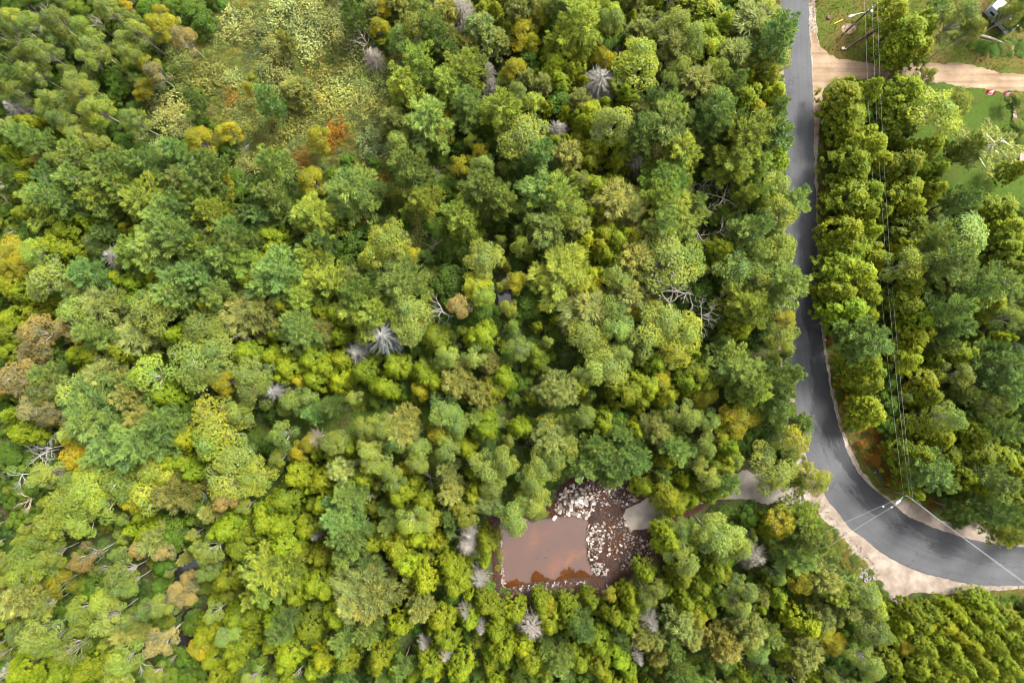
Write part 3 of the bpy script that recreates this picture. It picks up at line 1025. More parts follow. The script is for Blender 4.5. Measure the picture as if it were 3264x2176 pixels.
TILES = [
(0, 0, BIG, "a 4 18 12,b 3 15 14,s 34 8 14,s 40 26 14,s 86 20 14,s 3 28 12,a 26 20 16,a 45 16 16,a 50 26 12,m 66 6 12,m 92 6 12,a 34 44 18,a 24 42 12,a 26 64 14,b 74 24 14,a 80 40 20,a 76 52 12,m 42 60 12,m 48 34 10,m 96 58 10,a 96 6 14,y 115 5 8,o 114 11 5,m 98 15 12,m 132 6 14,a 122 26 14,a 112 36 14,y 142 22 14,y 152 20 14,k 166 33 14,y 145 10 10,w 150 24 12,b 146 36 12,w 160 42 16,m 175 8 18,m 185 20 14,a 116 48 12,y 132 56 12,k 140 65 12,y 130 80 12,y 128 86 8,m 100 70 16,m 106 80 12,a 68 72 14,a 70 82 16,b 84 98 18,b 44 100 18,a 44 90 14,a 52 108 14,a 62 114 14,a 70 124 14,p 4 66 12,a 12 82 14,m 24 84 12,m 40 72 14,d 10 97 12,k 3 114 10,p 10 120 14,p 26 128 16,c 10 140 16,c 24 112 14,c 26 152 14,k 36 142 14,a 50 146 12,p 70 138 16,a 88 132 14,p 76 150 16,p 100 152 18,a 92 134 14,m 105 118 14,m 110 130 14,m 112 138 14,a 118 108 14,w 128 104 14,a 150 100 22,p 176 90 10,a 156 94 18,a 142 92 12,b 166 116 18,y 180 127 16,y 205 122 13,y 210 118 10,w 190 70 20,w 196 62 16,w 170 70 18,w 165 58 16,a 212 70 12,a 214 18 20,a 232 26 14,o 215 85 14,w 220 100 20,w 225 115 18,m 174 132 12,p 158 136 14,a 144 136 14,p 184 150 18,p 130 146 16,y 228 80 8,m 208 136 12,w 195 34 16,b 225 148 14"),
(816, 0, BIG, "b 4 32 14,b 14 40 14,t 25 36 8,b 22 8 18,a 46 8 18,a 46 26 20,a 45 40 18,a 70 18 16,a 76 26 16,m 90 12 16,p 86 4 14,y 116 6 12,t 106 10 10,t 128 2 10,y 112 24 12,a 98 26 10,a 92 36 20,s 96 34 14,d 106 50 12,m 122 10 16,m 120 32 14,a 148 6 14,a 145 20 18,a 134 32 16,p 164 26 18,p 162 36 10,t 174 12 14,d 188 6 18,d 184 16 12,c 208 8 14,c 220 8 12,c 232 26 10,t 208 26 16,t 178 36 10,c 200 18 10,c 188 38 10,t 198 42 12,t 222 36 12,s 216 44 10,c 168 36 8,P 148 56 22,P 136 74 20,P 192 62 22,P 176 78 26,p 194 94 18,p 158 106 26,P 226 98 22,d 214 62 8,d 216 76 8,s 198 82 18,y 168 120 15,y 174 108 12,p 10 90 16,p 14 148 18,a 16 62 20,b 6 62 12,t 36 82 14,w 60 60 20,w 80 80 22,w 70 95 20,w 95 90 20,w 85 100 18,w 105 85 18,w 60 85 18,w 110 100 18,w 115 75 18,w 90 65 18,w 30 105 18,w 40 115 18,w 25 125 18,o 74 116 14,o 80 122 12,o 66 130 12,o 44 146 14,o 70 122 12,y 56 126 14,t 126 108 12,c 120 114 8,b 100 78 12,m 138 92 20,m 144 98 14,m 210 104 18,m 220 114 16,m 200 110 16,b 198 128 10,m 216 132 14,y 206 138 12,p 138 150 22,y 188 150 14,a 208 150 14,m 188 134 14,m 232 144 14,a 106 130 20,a 130 130 16"),
(1632, 0, BIG, "t 6 8 14,t 16 4 12,b 32 6 12,y 26 14 10,y 8 26 18,y 18 36 10,p 50 4 20,P 62 20 28,b 66 10 18,c 90 12 22,b 84 4 12,a 92 16 16,m 36 26 14,m 28 34 12,c 38 42 16,c 66 40 18,c 54 48 14,s 90 28 12,s 78 36 10,s 103 44 10,s 137 20 16,m 88 40 16,y 80 48 10,y 88 52 12,c 40 58 20,c 54 64 14,c 44 74 18,m 16 52 16,y 2 62 14,d 82 72 20,y 92 76 8,c 66 74 10,b 120 46 22,b 116 62 28,y 134 62 12,t 120 28 14,c 110 30 8,a 150 22 22,a 164 32 20,a 164 44 14,t 146 42 18,d 148 48 12,y 154 52 10,c 132 36 12,a 156 60 14,s 158 72 22,c 180 8 30,c 180 30 24,c 182 44 24,c 196 20 16,m 212 6 14,t 222 22 26,d 230 12 14,t 204 50 18,b 192 62 16,p 206 74 14,c 218 70 12,c 230 80 12,t 172 76 20,a 144 74 14,d 134 84 8,p 128 92 14,c 104 84 14,c 112 94 16,c 86 94 12,t 28 78 10,t 62 92 12,m 42 90 20,b 18 92 14,a 4 84 14,c 50 102 12,c 30 98 10,c 70 102 20,c 64 110 14,d 43 118 14,d 78 116 10,a 94 112 24,p 140 112 34,P 148 104 24,p 124 122 20,p 116 130 16,p 188 104 22,p 190 110 18,a 190 92 20,c 214 90 22,y 224 98 14,P 220 124 30,P 230 118 20,p 205 112 14,y 160 124 10,P 156 136 24,t 130 140 16,s 180 120 16,s 188 140 16,d 116 146 14,a 8 124 28,p 26 140 18,s 22 146 12,c 26 118 12,c 40 130 14,c 50 128 8,y 60 126 10,t 50 142 16,d 52 149 6,c 74 136 20,c 102 132 22,c 70 148 14,P 206 146 24,P 228 148 20,t 120 104 14"),
(0, 544, BIG, "c 26 8 18,p 45 6 16,p 72 8 26,p 100 4 20,m 145 8 20,P 36 28 28,p 52 24 18,c 62 10 14,c 72 24 14,P 94 22 24,P 112 14 20,P 130 28 28,p 120 20 16,s 148 18 10,m 156 22 16,t 166 6 12,p 180 8 18,y 198 8 16,P 182 22 18,p 164 32 18,P 192 38 18,m 215 8 16,m 220 20 14,p 228 38 14,p 214 52 18,c 80 44 22,c 60 54 22,c 48 68 24,c 92 60 16,c 54 74 14,p 98 40 10,p 96 56 10,s 118 44 14,a 84 66 14,d 104 78 18,c 116 52 14,c 126 56 14,p 150 46 26,p 160 58 24,p 140 68 26,P 120 76 20,p 170 70 16,d 188 58 16,P 186 66 14,p 216 66 22,P 220 82 24,p 206 78 18,s 168 84 18,p 188 80 12,y 8 76 20,y 8 88 18,b 28 74 18,m 20 62 14,m 40 86 18,a 40 102 28,o 62 100 8,p 76 94 20,c 108 98 18,c 122 104 16,c 144 96 22,c 112 120 16,p 164 100 28,p 184 94 20,p 160 112 20,p 198 112 22,p 186 100 14,c 8 106 20,c 18 112 14,c 10 136 22,c 30 130 16,c 5 150 18,a 70 110 16,a 70 128 26,p 84 148 20,t 94 126 22,a 136 130 28,p 136 120 16,k 30 150 24,k 60 144 16,t 126 150 22,c 190 122 20,c 170 126 16,t 228 130 26,s 212 134 16,s 214 148 20,a 184 144 24,c 160 150 16,c 226 100 16"),
(816, 544, BIG, "p 12 20 20,p 4 40 14,y 48 8 16,m 26 34 20,m 34 44 14,P 54 40 26,c 10 58 18,c 14 72 16,p 60 64 14,m 44 70 16,p 22 92 28,p 10 104 22,P 52 96 26,P 40 114 26,P 50 78 16,c 24 124 16,t 4 126 18,t 16 140 12,p 40 146 26,t 62 146 14,c 58 128 16,c 16 150 12,p 86 18 28,o 104 34 14,o 100 52 12,o 116 12 12,y 124 16 8,m 112 30 14,s 98 39 6,P 152 26 20,P 186 40 20,P 194 52 14,p 208 14 22,p 226 22 16,m 148 14 14,m 168 16 14,w 130 24 16,m 88 60 22,b 120 64 24,b 108 78 20,m 84 80 18,y 144 78 10,w 140 66 14,w 152 46 14,s 164 64 10,m 190 70 22,a 210 80 22,m 200 62 16,m 228 44 14,p 132 102 28,s 112 98 10,m 180 104 24,y 203 104 18,b 208 114 14,t 86 100 14,P 92 112 24,P 94 128 32,P 110 128 22,a 136 126 24,a 138 142 24,d 116 150 26,s 170 130 18,k 186 124 14,m 204 128 18,c 162 152 18,t 150 138 10,c 208 152 18,b 232 126 10,m 68 20 16,m 70 45 16,m 72 70 14,P 70 100 18,c 72 130 16,c 75 150 14,m 64 52 14"),
(1632, 544, BIG, "p 28 18 26,P 40 20 28,p 34 50 28,m 6 20 14,m 6 36 14,m 36 66 20,m 44 70 14,b 54 36 20,t 60 50 14,c 76 14 20,c 96 12 18,c 72 38 14,c 82 36 14,t 94 28 22,t 110 34 20,y 96 46 10,a 62 8 14,P 144 10 24,P 148 34 34,P 136 22 20,p 138 48 18,c 84 58 20,c 98 64 20,c 80 68 16,y 114 60 16,t 126 54 14,c 68 64 16,y 62 74 13,c 86 76 20,c 100 84 20,t 114 80 18,y 154 48 10,s 180 8 18,s 164 24 14,p 168 28 12,s 200 24 16,s 184 32 14,s 208 35 12,s 178 58 16,s 196 53 14,s 168 45 12,m 176 16 14,m 160 58 16,m 196 40 16,P 218 20 12,p 218 56 22,a 210 88 24,c 195 72 20,P 46 94 34,b 8 68 12,y 4 102 14,a 142 84 36,b 162 82 24,m 115 98 14,a 100 98 20,c 74 96 16,y 74 108 16,t 106 114 18,t 72 128 26,y 122 128 18,a 94 130 24,a 96 142 20,s 97 139 8,s 150 108 34,s 158 102 24,s 150 122 26,s 181 130 22,s 192 120 14,s 188 83 12,m 174 112 18,P 216 120 24,P 222 132 16,a 140 138 24,b 160 148 24,y 156 148 12,m 40 122 18,m 16 120 20,m 8 130 14,c 48 134 12,a 70 152 24,a 124 150 26,c 210 146 16,m 196 140 16,p 226 75 16,P 228 20 14,p 228 50 14,a 228 100 16"),
(0, 1088, BIG, "c 6 10 16,k 28 2 20,m 50 8 18,c 70 12 18,c 84 12 20,c 110 8 20,k 14 32 26,k 4 38 14,p 38 30 14,a 36 46 18,a 60 48 24,k 30 60 24,k 40 64 16,t 96 28 18,c 84 24 14,b 134 34 28,a 180 18 34,a 196 10 24,a 188 28 18,c 225 10 20,y 204 38 16,a 230 30 22,a 230 46 20,c 150 50 20,c 134 60 14,m 170 58 22,s 182 42 14,p 90 58 34,p 80 72 34,p 100 90 34,p 130 94 30,p 120 100 18,p 86 88 26,p 148 76 18,c 20 84 22,c 48 70 16,y 64 86 18,y 70 104 22,y 84 108 16,b 196 80 34,b 190 92 24,a 216 66 16,c 170 90 20,t 130 70 16,s 34 92 16,s 38 100 14,s 24 106 14,s 34 112 14,s 66 120 22,s 60 126 14,t 118 50 14,m 10 104 18,m 12 116 14,m 90 118 14,a 36 124 18,s 8 128 14,b 118 112 16,b 140 118 22,b 110 128 28,b 130 138 28,y 118 148 14,b 80 136 26,b 60 150 30,b 90 150 22,c 156 112 18,c 176 122 16,t 160 138 20,a 212 108 26,a 206 130 28,b 230 126 22,k 204 148 14,m 180 150 18,s 178 142 12,s 18 148 14,m 30 136 14"),
(816, 1088, SML, "c 8 8 10,c 16 14 12,c 28 10 12,c 30 20 10,y 23 21 6,d 9 26 9,d 52 6 8,a 18 32 9,a 26 30 7,p 37 34 6,c 36 14 9,c 55 16 9,c 66 24 9,c 72 14 9,a 50 30 5,m 62 31 5,c 88 18 9,c 94 22 8,y 86 26 6,t 105 22 8,a 100 8 8,a 114 8 8,t 122 12 6,c 124 26 9,t 118 28 8,c 130 20 9,a 99 38 12,a 106 44 9,a 57 46 9,a 66 46 9,t 76 46 10,a 72 52 9,y 96 50 8,c 120 46 10,p 115 40 6,c 104 42 8,y 27 54 7,y 22 58 7,d 30 52 7,a 39 54 8,a 12 50 10,m 6 56 8,t 45 68 8,a 62 64 10,a 70 70 8,a 84 64 8,y 78 67 5,a 72 76 8,s 90 72 6,t 100 68 6,d 113 63 4,a 122 68 12,a 130 64 10,a 124 76 9,c 20 72 10,c 34 74 9,c 14 84 12,c 56 72 9,p 47 82 10,s 58 83 5,c 74 82 9,t 103 80 8,c 114 82 9,t 120 84 8,c 88 84 8,c 34 86 8,c 43 20 9,c 44 10 9,a 45 54 8,a 58 57 9,a 85 57 9,a 100 57 9,c 110 56 8,c 50 56 8"),
(1632, 1088, SML, "a 4 4 8,c 12 6 8,m 16 12 9,a 44 14 12,a 52 13 14,s 44 4 9,a 58 6 8,b 86 4 12,t 26 26 10,t 20 27 8,c 34 24 8,c 60 28 12,c 72 24 12,y 78 22 8,c 82 28 9,c 68 32 8,c 76 12 9,c 98 18 12,y 102 28 9,c 92 22 9,p 120 14 14,P 128 26 12,p 124 24 10,a 92 40 10,a 104 42 8,y 120 40 12,y 126 38 8,m 56 40 9,c 48 44 10,a 38 40 8,p 58 50 8,t 76 46 8,a 80 50 8,c 4 46 8,y 18 44 7,t 20 51 10,a 16 66 12,a 22 62 9,a 10 74 9,p 38 66 10,p 52 64 12,p 64 62 10,p 54 70 9,s 73 68 4,c 80 64 8,a 98 62 7,c 112 68 10,a 104 72 9,c 108 78 8,p 80 70 5,c 70 76 9,c 82 82 11,c 100 76 7,c 87 86 10,c 105 79 9,p 113 74 9,c 95 83 8,a 12 86 10,b 118 63 6,a 30 57 9,p 45 57 9,p 88 57 9,a 103 56 8,c 115 56 8,y 110 50 7,c 66 48 7"),
(0, 1632, SML, "b 26 6 12,b 40 6 12,b 22 14 10,b 14 28 16,b 8 34 10,b 24 24 9,k 41 26 9,s 46 25 6,t 10 46 10,b 4 52 9,y 29 39 10,m 48 42 10,a 62 34 10,a 64 40 8,k 72 20 7,t 80 16 8,k 84 22 6,c 76 12 8,m 90 12 12,m 84 28 8,b 40 54 10,b 52 48 9,a 54 58 10,b 42 60 8,a 108 22 9,c 118 10 12,c 126 20 12,c 118 36 10,a 108 32 7,p 132 30 8,P 132 46 8,k 92 42 8,k 98 36 6,a 84 50 8,k 96 46 7,m 24 50 9,a 18 66 12,b 22 70 9,a 34 74 10,a 8 64 8,t 66 64 8,a 66 58 7,k 82 70 9,s 86 66 7,b 62 80 10,b 60 86 12,s 70 83 8,c 106 66 10,y 104 72 8,c 110 78 9,c 124 56 10,a 118 66 8,c 122 72 10,c 44 84 12,c 30 86 9,c 10 84 12,d 3 84 6,m 100 60 8,m 96 78 8"),
(816, 1632, SML, "c 4 6 12,c 12 8 9,c 14 18 12,c 20 22 9,p 44 6 14,p 50 14 12,p 46 22 10,d 31 13 4,c 26 10 10,P 4 30 14,P 14 36 12,P 6 42 9,c 34 24 9,c 30 38 12,c 36 42 9,c 20 44 9,t 54 40 14,t 62 44 12,t 50 48 10,t 58 50 10,c 60 16 9,c 74 20 12,c 78 28 10,c 84 14 9,b 80 6 10,b 90 6 9,p 102 4 6,b 110 2 9,p 69 7 6,c 88 38 10,c 92 16 7,c 102 30 9,c 104 40 10,d 111 18 8,d 112 12 6,d 117 36 7,c 121 18 8,d 110 54 5,d 118 62 4,d 88 70 5,d 99 76 5,c 120 50 8,c 112 58 8,c 96 58 10,t 86 52 7,c 76 60 9,p 12 63 9,c 8 58 9,c 26 62 10,c 42 56 10,p 58 64 9,p 46 68 8,c 16 76 12,c 34 78 9,c 46 80 9,c 64 78 9,p 76 84 6,c 100 68 9,c 108 84 9,c 126 64 8,c 130 74 9,c 90 82 9,c 128 56 8"),
(1632, 1632, SML, "a 2 4 12,a 13 0 8,c 16 50 7,y 20 50 5,c 28 49 6,d 11 62 9,c 2 54 8,c 42 48 6,y 52 44 5,p 38 62 8,c 32 56 9,c 20 60 9,c 54 56 7,c 62 46 7,c 71 33 8,c 64 50 7,a 77 42 7,a 72 46 7,c 84 16 11,a 90 10 7,a 92 27 10,c 90 36 8,a 112 14 16,a 106 12 11,a 120 20 9,c 108 32 10,d 129 24 9,c 100 40 9,y 110 32 7,c 104 52 8,y 98 56 7,c 92 48 8,d 74 60 6,t 88 60 8,t 94 66 7,p 58 68 5,t 68 66 7,c 60 60 8,c 46 70 10,p 25 80 8,c 36 80 9,c 10 80 10,c 46 82 9,c 56 78 9,d 67 78 4,a 124 42 8,t 126 62 9,m 113 60 9,t 112 70 9,a 120 50 8,c 6 72 9,p 86 72 5,m 100 70 9,c 124 70 8,a 130 74 8"),
(2448, 1632, SML, "y 8 6 10,c 4 10 8,P 20 6 12,p 24 16 10,p 18 24 12,c 14 32 9,y 20 38 9,c 6 44 8,t 30 36 9,P 36 42 9,t 41 49 7,c 22 60 12,y 30 62 9,t 27 54 8,y 36 70 8,a 52 44 11,b 58 53 9,m 44 38 7,a 58 64 11,m 50 66 9,c 72 60 8,y 74 70 7,p 2 66 7,t 20 74 9,c 10 74 9,c 76 54 7,c 84 50 8,c 94 50 8,c 104 50 8,c 114 50 8,c 124 48 8,c 133 48 7,c 82 60 9,c 94 60 9,c 106 60 9,c 118 58 9,c 130 58 9,c 84 72 9,c 96 70 9,c 108 70 9,c 120 70 9,c 132 70 9,c 88 55 7,c 100 55 7,c 112 55 7,c 124 54 7,c 78 66 7,c 88 66 7,c 100 65 7,c 112 65 7,c 124 64 7,c 134 65 7,c 86 78 7,c 98 76 7,c 110 76 7,c 124 76 7,c 134 78 7,c 90 88 7,c 102 88 7,c 114 88 7,c 126 88 7,c 80 82 9,c 92 82 9,c 104 82 9,c 116 82 9,c 128 82 9,c 66 80 9,a 54 80 9"),
(2440, 0, RT, "b 4 10 14,p 12 32 20,b 8 48 18,c 4 66 14,c 10 80 14,p 14 93 9,p 8 118 18,c 10 138 18,c 118 10 21,c 131 25 26,c 124 42 19,c 145 21 18,a 178 14 22,a 188 24 14,m 160 4 14,b 226 9 12,c 72 84 24,c 76 102 22,c 96 76 14,c 130 78 22,c 128 100 24,b 160 98 28,b 172 90 20,c 66 126 22,c 96 128 22,c 80 142 24,c 60 146 16,c 104 142 16,c 130 146 22,c 155 150 16,L 205 128 30,P 182 132 14,c 150 130 16,m 224 90 8,c 228 148 12,m 226 116 10"),
(2440, 500, RT, "a 10 24 16,p 26 38 14,b 14 48 18,a 8 66 12,b 14 80 18,p 20 110 24,b 8 126 12,y 18 146 12,c 75 10 24,c 60 20 16,c 94 30 18,c 80 36 28,c 64 50 18,c 92 50 14,c 76 64 24,c 94 66 14,c 78 80 26,c 98 90 18,c 70 96 22,c 86 104 24,c 70 120 20,c 90 118 22,c 78 136 24,c 64 134 14,c 92 142 14,c 132 6 24,c 152 10 16,c 130 28 24,c 154 28 16,c 134 42 16,c 135 60 22,c 130 78 18,b 132 95 22,c 132 112 20,c 130 132 24,c 140 145 20,a 182 70 30,p 168 92 24,p 156 74 16,m 185 98 14,s 180 89 16,p 180 36 14,c 215 45 22,c 222 62 20,c 218 80 20,c 225 100 18,p 210 112 22,p 190 118 16,p 170 135 18,p 175 150 16,c 205 130 18,y 188 130 10,a 222 144 14,t 166 114 18"),
(2440, 1040, RT, "b 18 10 16,p 26 42 10,p 14 55 14,p 12 70 14,p 34 86 10,b 30 104 16,a 12 130 22,c 28 136 12,b 46 138 16,o 22 70 5,p 92 14 22,p 84 8 14,c 92 32 22,c 95 50 18,c 84 46 14,c 96 78 20,c 84 88 14,m 112 70 14,m 112 90 12,m 114 50 12,c 135 10 22,c 130 30 18,c 175 25 18,c 145 50 22,c 150 62 16,p 215 35 22,p 222 55 20,a 178 44 16,a 210 70 16,m 150 76 10,a 170 83 16,c 145 90 22,c 160 100 18,c 190 95 18,m 195 80 14,p 220 92 16,c 165 115 22,c 140 115 18,c 195 115 22,c 215 120 20,c 130 125 16,p 150 130 20,c 180 135 16,c 190 145 20,p 210 140 20,c 225 130 14,c 135 150 14,s 154 83 12,s 163 68 8,s 164 140 9,o 74 64 5,o 70 70 4,o 97 118 7,o 88 115 4,o 112 138 4,o 114 145 5,o 86 105 5,o 100 110 5"),
(2780, 1480, 484 / 1897 * 10, "p 160 62 22,P 176 88 20,c 125 45 14,c 110 28 14,p 92 24 16,m 100 60 12,o 70 45 6,o 80 52 5,p 185 62 16,c 145 30 14,c 178 42 16,p 145 46 14,p 120 62 14"),
]
TREES = []            # (code, x, y, r, h, hand)
def in_any(x, y, polys):
    return any(bool(inside(np.array([x]), np.array([y]), p)[0]) for p in polys)

for ox, oy, sc, txt in TILES:
    for it in txt.split(','):
        c_, a, b, r = it.split()
        if ox == 2440 and 56 < float(a) < 110: a = float(a) + 2.0
        px, py, rr = ox + float(a) * sc, oy + float(b) * sc, float(r) * sc * K
        if ((ox, oy) == (0, 0) and float(a) > 128 or (ox, oy) == (816, 0) and float(a) < 110) and c_ in 'ab': c_ = 'v'
        kind, *_, hr, _n = KINDS[c_]
        g = np.clip(rr / (2.6 if c_ not in 'wov' else 1.6), .72, 1.25)
        h = rng.uniform(*hr) * g ** .5
        if c_ == 'm': h = min(h, 7)
        zc = h * .80
        x, y, _ = P(px, py, zc)
        rr *= (ALT - zc) / ALT * (1.06 if ox == 2440 and float(a) < 56 else .90)
        # keep trunks off the tarmac, the lanes and the water
        for _t in range(12):
            if not in_any(x, y, NOTREE): break
            x -= .35 * np.sign(x) * (1 if x < 60 else -1); h *= .985
            if _t > 6: y += -.4 if y < -10 and x < 40 else .2
        else:
            if in_any(x, y, NOTREE): continue
        if h > 4 and math.hypot(px - 2707, py - 88) < 30: continue
        TREES.append([c_, x, y, rr, h, True])
TREES = [t for i, t in enumerate(TREES) if not any(u[0] == t[0] and math.hypot(u[1] - t[1], u[2] - t[2]) < .35 * t[3] for u in TREES[:i])]

# between them: smaller trees of whatever kinds stand nearest
hx_ = np.array([[t[1], t[2], t[3]] for t in TREES])
cand = rng.uniform((-97, -67), (97, 67), (9000, 2))
FILL = []
grid_pts, grid_r = hx_[:, :2].tolist(), hx_[:, 2].tolist()
okm = np.ones(len(cand), bool)
for poly in KEEPOFF:
    okm &= ~inside(cand[:, 0], cand[:, 1], poly)
    okm &= dist_poly(cand[:, 0], cand[:, 1], poly) > .9
MARSH = [V(*p)[:2] for p in MARSHV]
gp = np.zeros((6000, 2)); gr = np.zeros(6000); ng = len(grid_pts)
gp[:ng] = grid_pts; gr[:ng] = grid_r
count = {}
for t in TREES: count[KINDS[t[0]][1]] = count.get(KINDS[t[0]][1], 0) + 1
marsh_in = inside(cand[:, 0], cand[:, 1], np.array(MARSH))
for (x, y), ok, mi in zip(cand, okm, marsh_in):
    if not ok: continue
    d = np.hypot(gp[:ng, 0] - x, gp[:ng, 1] - y)
    r = rng.uniform(1.0, 1.9)
    if (d < gr[:ng] * .72 + r * .62).any(): continue
    near = np.argsort(np.hypot(hx_[:, 0] - x, hx_[:, 1] - y))[:6]
    near = [TREES[i][0] for i in near if TREES[i][0] not in 'sdyok'] or ['m']
    c_ = 'w' if mi and rng.random() < .8 else near[rng.integers(len(near))]
    if rng.random() < .22: c_ = 'm'
    if c_ == 'm' and rng.random() < .10: c_ = 's'
    nm = KINDS[c_][1]
    edge = abs(x) > 92 or abs(y) > 62
    hr = KINDS[c_][5]
    h = rng.uniform(*hr) * (r / 2.4) ** .6
    FILL.append([c_, x, y, r, h, False])
    gp[ng] = (x, y); gr[ng] = r; ng += 1
    if ng >= 5990: break
FILL.sort(key=lambda t: -t[3])
LEFT = []
for t in FILL:
    nm = KINDS[t[0]][1]
    if count.get(nm, 0) < 295 and abs(t[1]) < 93 and abs(t[2]) < 63:
        count[nm] = count.get(nm, 0) + 1
        TREES.append(t)
    else:
        LEFT.append(t)

# the tallest crowns whose label can point at something: landmarks
LAND = [(1250, 1260, 'brown pond'), (1340, 1150, 'rubble heap'), (1470, 1185, 'grey gravel patch'), (1795, 1120, 'gravel driveway mouth'),
        (830, 955, 'grassy trail'), (1830, 500, 'straight asphalt road'), (1950, 1080, 'start of the road bend'), (2010, 1320, 'sandy pull-off'), (2280, 1200, 'wide shoulder on the bend'),
        (2100, 165, 'dirt lane'), (2290, 50, 'camper'), (2270, 260, 'small lawn'), (1940, 60, 'street lamp pole'),
        (625, 440 / 3.4 + 230, 'marshy clearing'), (446, 318, 'bright yellow birch'), (1010, 300, 'golden birch'), (365, 80, 'orange tinted birch group'),
        (770, 310, 'rust orange thicket'), (872, 768, 'large grey dead conifer'), (818, 808, 'second grey dead conifer'), (1560, 680, 'white limbed snag cluster'),
        (1365, 800, 'broken crown with bare limbs'), (1290, 630, 'big khaki pine'), (60, 770, 'tan birch pair'), (120, 600, 'leftmost yellow birch'), (270, 590, 'round grey dead conifer'),
        (155, 640, 'small red sapling'), (430, 600, 'blue green pine stand'), (230, 975, 'blue green pine mass'), (420, 1310, 'dark swamp pool'),
        (150, 1300, 'orange beige birch'), (590, 1330, 'bushy light pine'), (830, 1380, 'wide khaki tamarack group'), (1225, 1450, 'tall grey dead conifer'),
        (1760, 1300, 'silver dead conifer'), (2215, 595, 'white snag in the pale aspen'), (2300, 330, 'pale limbed pine'), (2060, 420, 'gap between cedar rows'),
        (1150, 60, 'topmost grey dead conifer'), (560, 150, 'pale willow patch'), (1650, 150, 'snags near the top'), (2250, 1450, 'dense cedar hedge block'), (1100, 700, 'dark alder hollow'), (120, 100, 'white snags in the corner')]
LW = [(V(a, b)[0], V(a, b)[1], n_) for a, b, n_ in LAND]
ORD = ['nearest', 'second nearest', 'third nearest', 'fourth nearest', 'fifth nearest', 'sixth nearest', 'seventh nearest', 'eighth nearest', 'ninth nearest', 'tenth nearest',
       'eleventh nearest', 'twelfth nearest', 'thirteenth nearest', 'fourteenth nearest', 'fifteenth nearest', 'sixteenth nearest', 'seventeenth nearest', 'eighteenth nearest', 'nineteenth nearest', 'twentieth nearest']
GROUPS = {'cedar_tree': 'cedars of the wood', 'pine_tree': 'pines of the wood', 'aspen_tree': 'aspens of the wood', 'birch_tree': 'green birches of the wood', 'alder_tree': 'alders in the gaps of the wood',
          'tamarack_tree': 'tamaracks of the wood', 'willow_bush': 'willow bushes of the marsh', 'yellow_birch_tree': 'yellow birches of the wood', 'red_maple_sapling': 'orange saplings',
          'tan_birch_tree': 'tan birches of the wood', 'pale_willow': 'pale willows of the marsh', 'dead_conifer': 'dead conifers of the wood', 'bare_snag': 'bare snags of the wood'}
DIRS = ['right of', 'above right of', 'above', 'above left of', 'left of', 'below left of', 'below', 'below right of']
slot = {}
for i, t in enumerate(TREES):
    s_ = 1.5 / 1.5 * ALT / (ALT - t[4] * .8)
    ax, ay = t[1] * s_, t[2] * s_            # where its crown shows, brought to the ground
    dd = [(math.hypot(ax - lx, ay - ly), j) for j, (lx, ly, _) in enumerate(LW)]
    dm, j = min(dd)
    k = int(round(math.atan2(ay - LW[j][1], ax - LW[j][0]) / (math.pi / 4))) % 8
    slot.setdefault((j, k, KINDS[t[0]][6]), []).append((dm, i))
LABEL = {}
for (j, k, cn), lst in slot.items():
    lst.sort()
    for q_, (dm, i) in enumerate(lst):
        t = TREES[i]
        size = ('broad ' if t[3] > 2.7 else 'slim ' if t[3] < 1.35 else '') if t[0] not in 'wov' else ''
        desc = KINDS[t[0]][3]
        if len(lst) == 1:
            LABEL[i] = f"{size}{desc}, the only {cn} {DIRS[k]} the {LW[j][2]}"
        else:
            LABEL[i] = f"{size}{desc}, {ORD[min(q_, 19)]} {cn} {DIRS[k]} the {LW[j][2]}"

for i in LABEL:
    if len(LABEL[i].split()) > 16 and LABEL[i].split()[0] in ('broad', 'slim'):
        LABEL[i] = LABEL[i].split(' ', 1)[1]
    if len(LABEL[i].split()) > 16:
        LABEL[i] = LABEL[i].replace('pale grey green aspen', 'grey green aspen').replace('bare white snag', 'white snag')

def tint(col, rnd, amt=.16):
    f = 1 + rnd.normal(0, amt)
    f = min(max(f, .6), 1.45)
    hsh = rnd.normal(0, .07)
    return (col[0] * f * (1 + hsh), col[1] * f, col[2] * f * (1 - hsh), 1)

for i, (c_, x, y, r, h, hand) in enumerate(TREES):
    kind, name, cat_, desc, col, hr, cn = KINDS[c_]
    cm, tm, r0, h0 = PROTO[kind][int(rng.integers(len(PROTO[kind])))]
    root = thing(name, LABEL[i], cat_, (x, y, 0), rng.uniform(0, 6.28), GROUPS[name])
    root.scale = (r / r0, r / r0, h / h0)
    tr_ = bpy.data.objects.new('trunk', tm); C.objects.link(tr_); tr_.parent = root
    wc = WOODCOL[kind]
    g = rng.uniform(.8, 1.2)
    if c_ == 'L': wc = (.42, .38, .33)
    tr_.color = (wc[0] * g, wc[1] * g, wc[2] * g, 1)
    cr_ = bpy.data.objects.new('limbs' if kind == 'snag' else 'twigs' if kind == 'dead_conifer' else 'crown', cm); C.objects.link(cr_); cr_.parent = root
    cr_.color = tint(col, rng) if kind not in ('snag', 'dead_conifer') else tint(col, rng, .1)

for o_ in [o_ for o_ in C.objects if o_.get('label', '').startswith('pale limbed light pine')]:
    # the pale limbs that show through this pine's thin crown
    lm = bpy.data.objects.new('limbs', PROTO['snag'][3][0]); C.objects.link(lm); lm.parent = o_
    lm.location = (0, 0, 2.6); lm.scale = (1.15, 1.15, 1.35); lm.color = (.36, .33, .28, 1)

# ---- undergrowth: low bushes and saplings in every gap, and the wood beyond the frame (one mass nobody could count)
BUSH = {}
def bush_mesh(kind, k):
    if (kind, k) not in BUSH:
        me = PROTO[kind][k][0].copy()
        me.materials.clear()
        me.materials.append(M['bush'])
        BUSH[(kind, k)] = me
    return BUSH[(kind, k)]

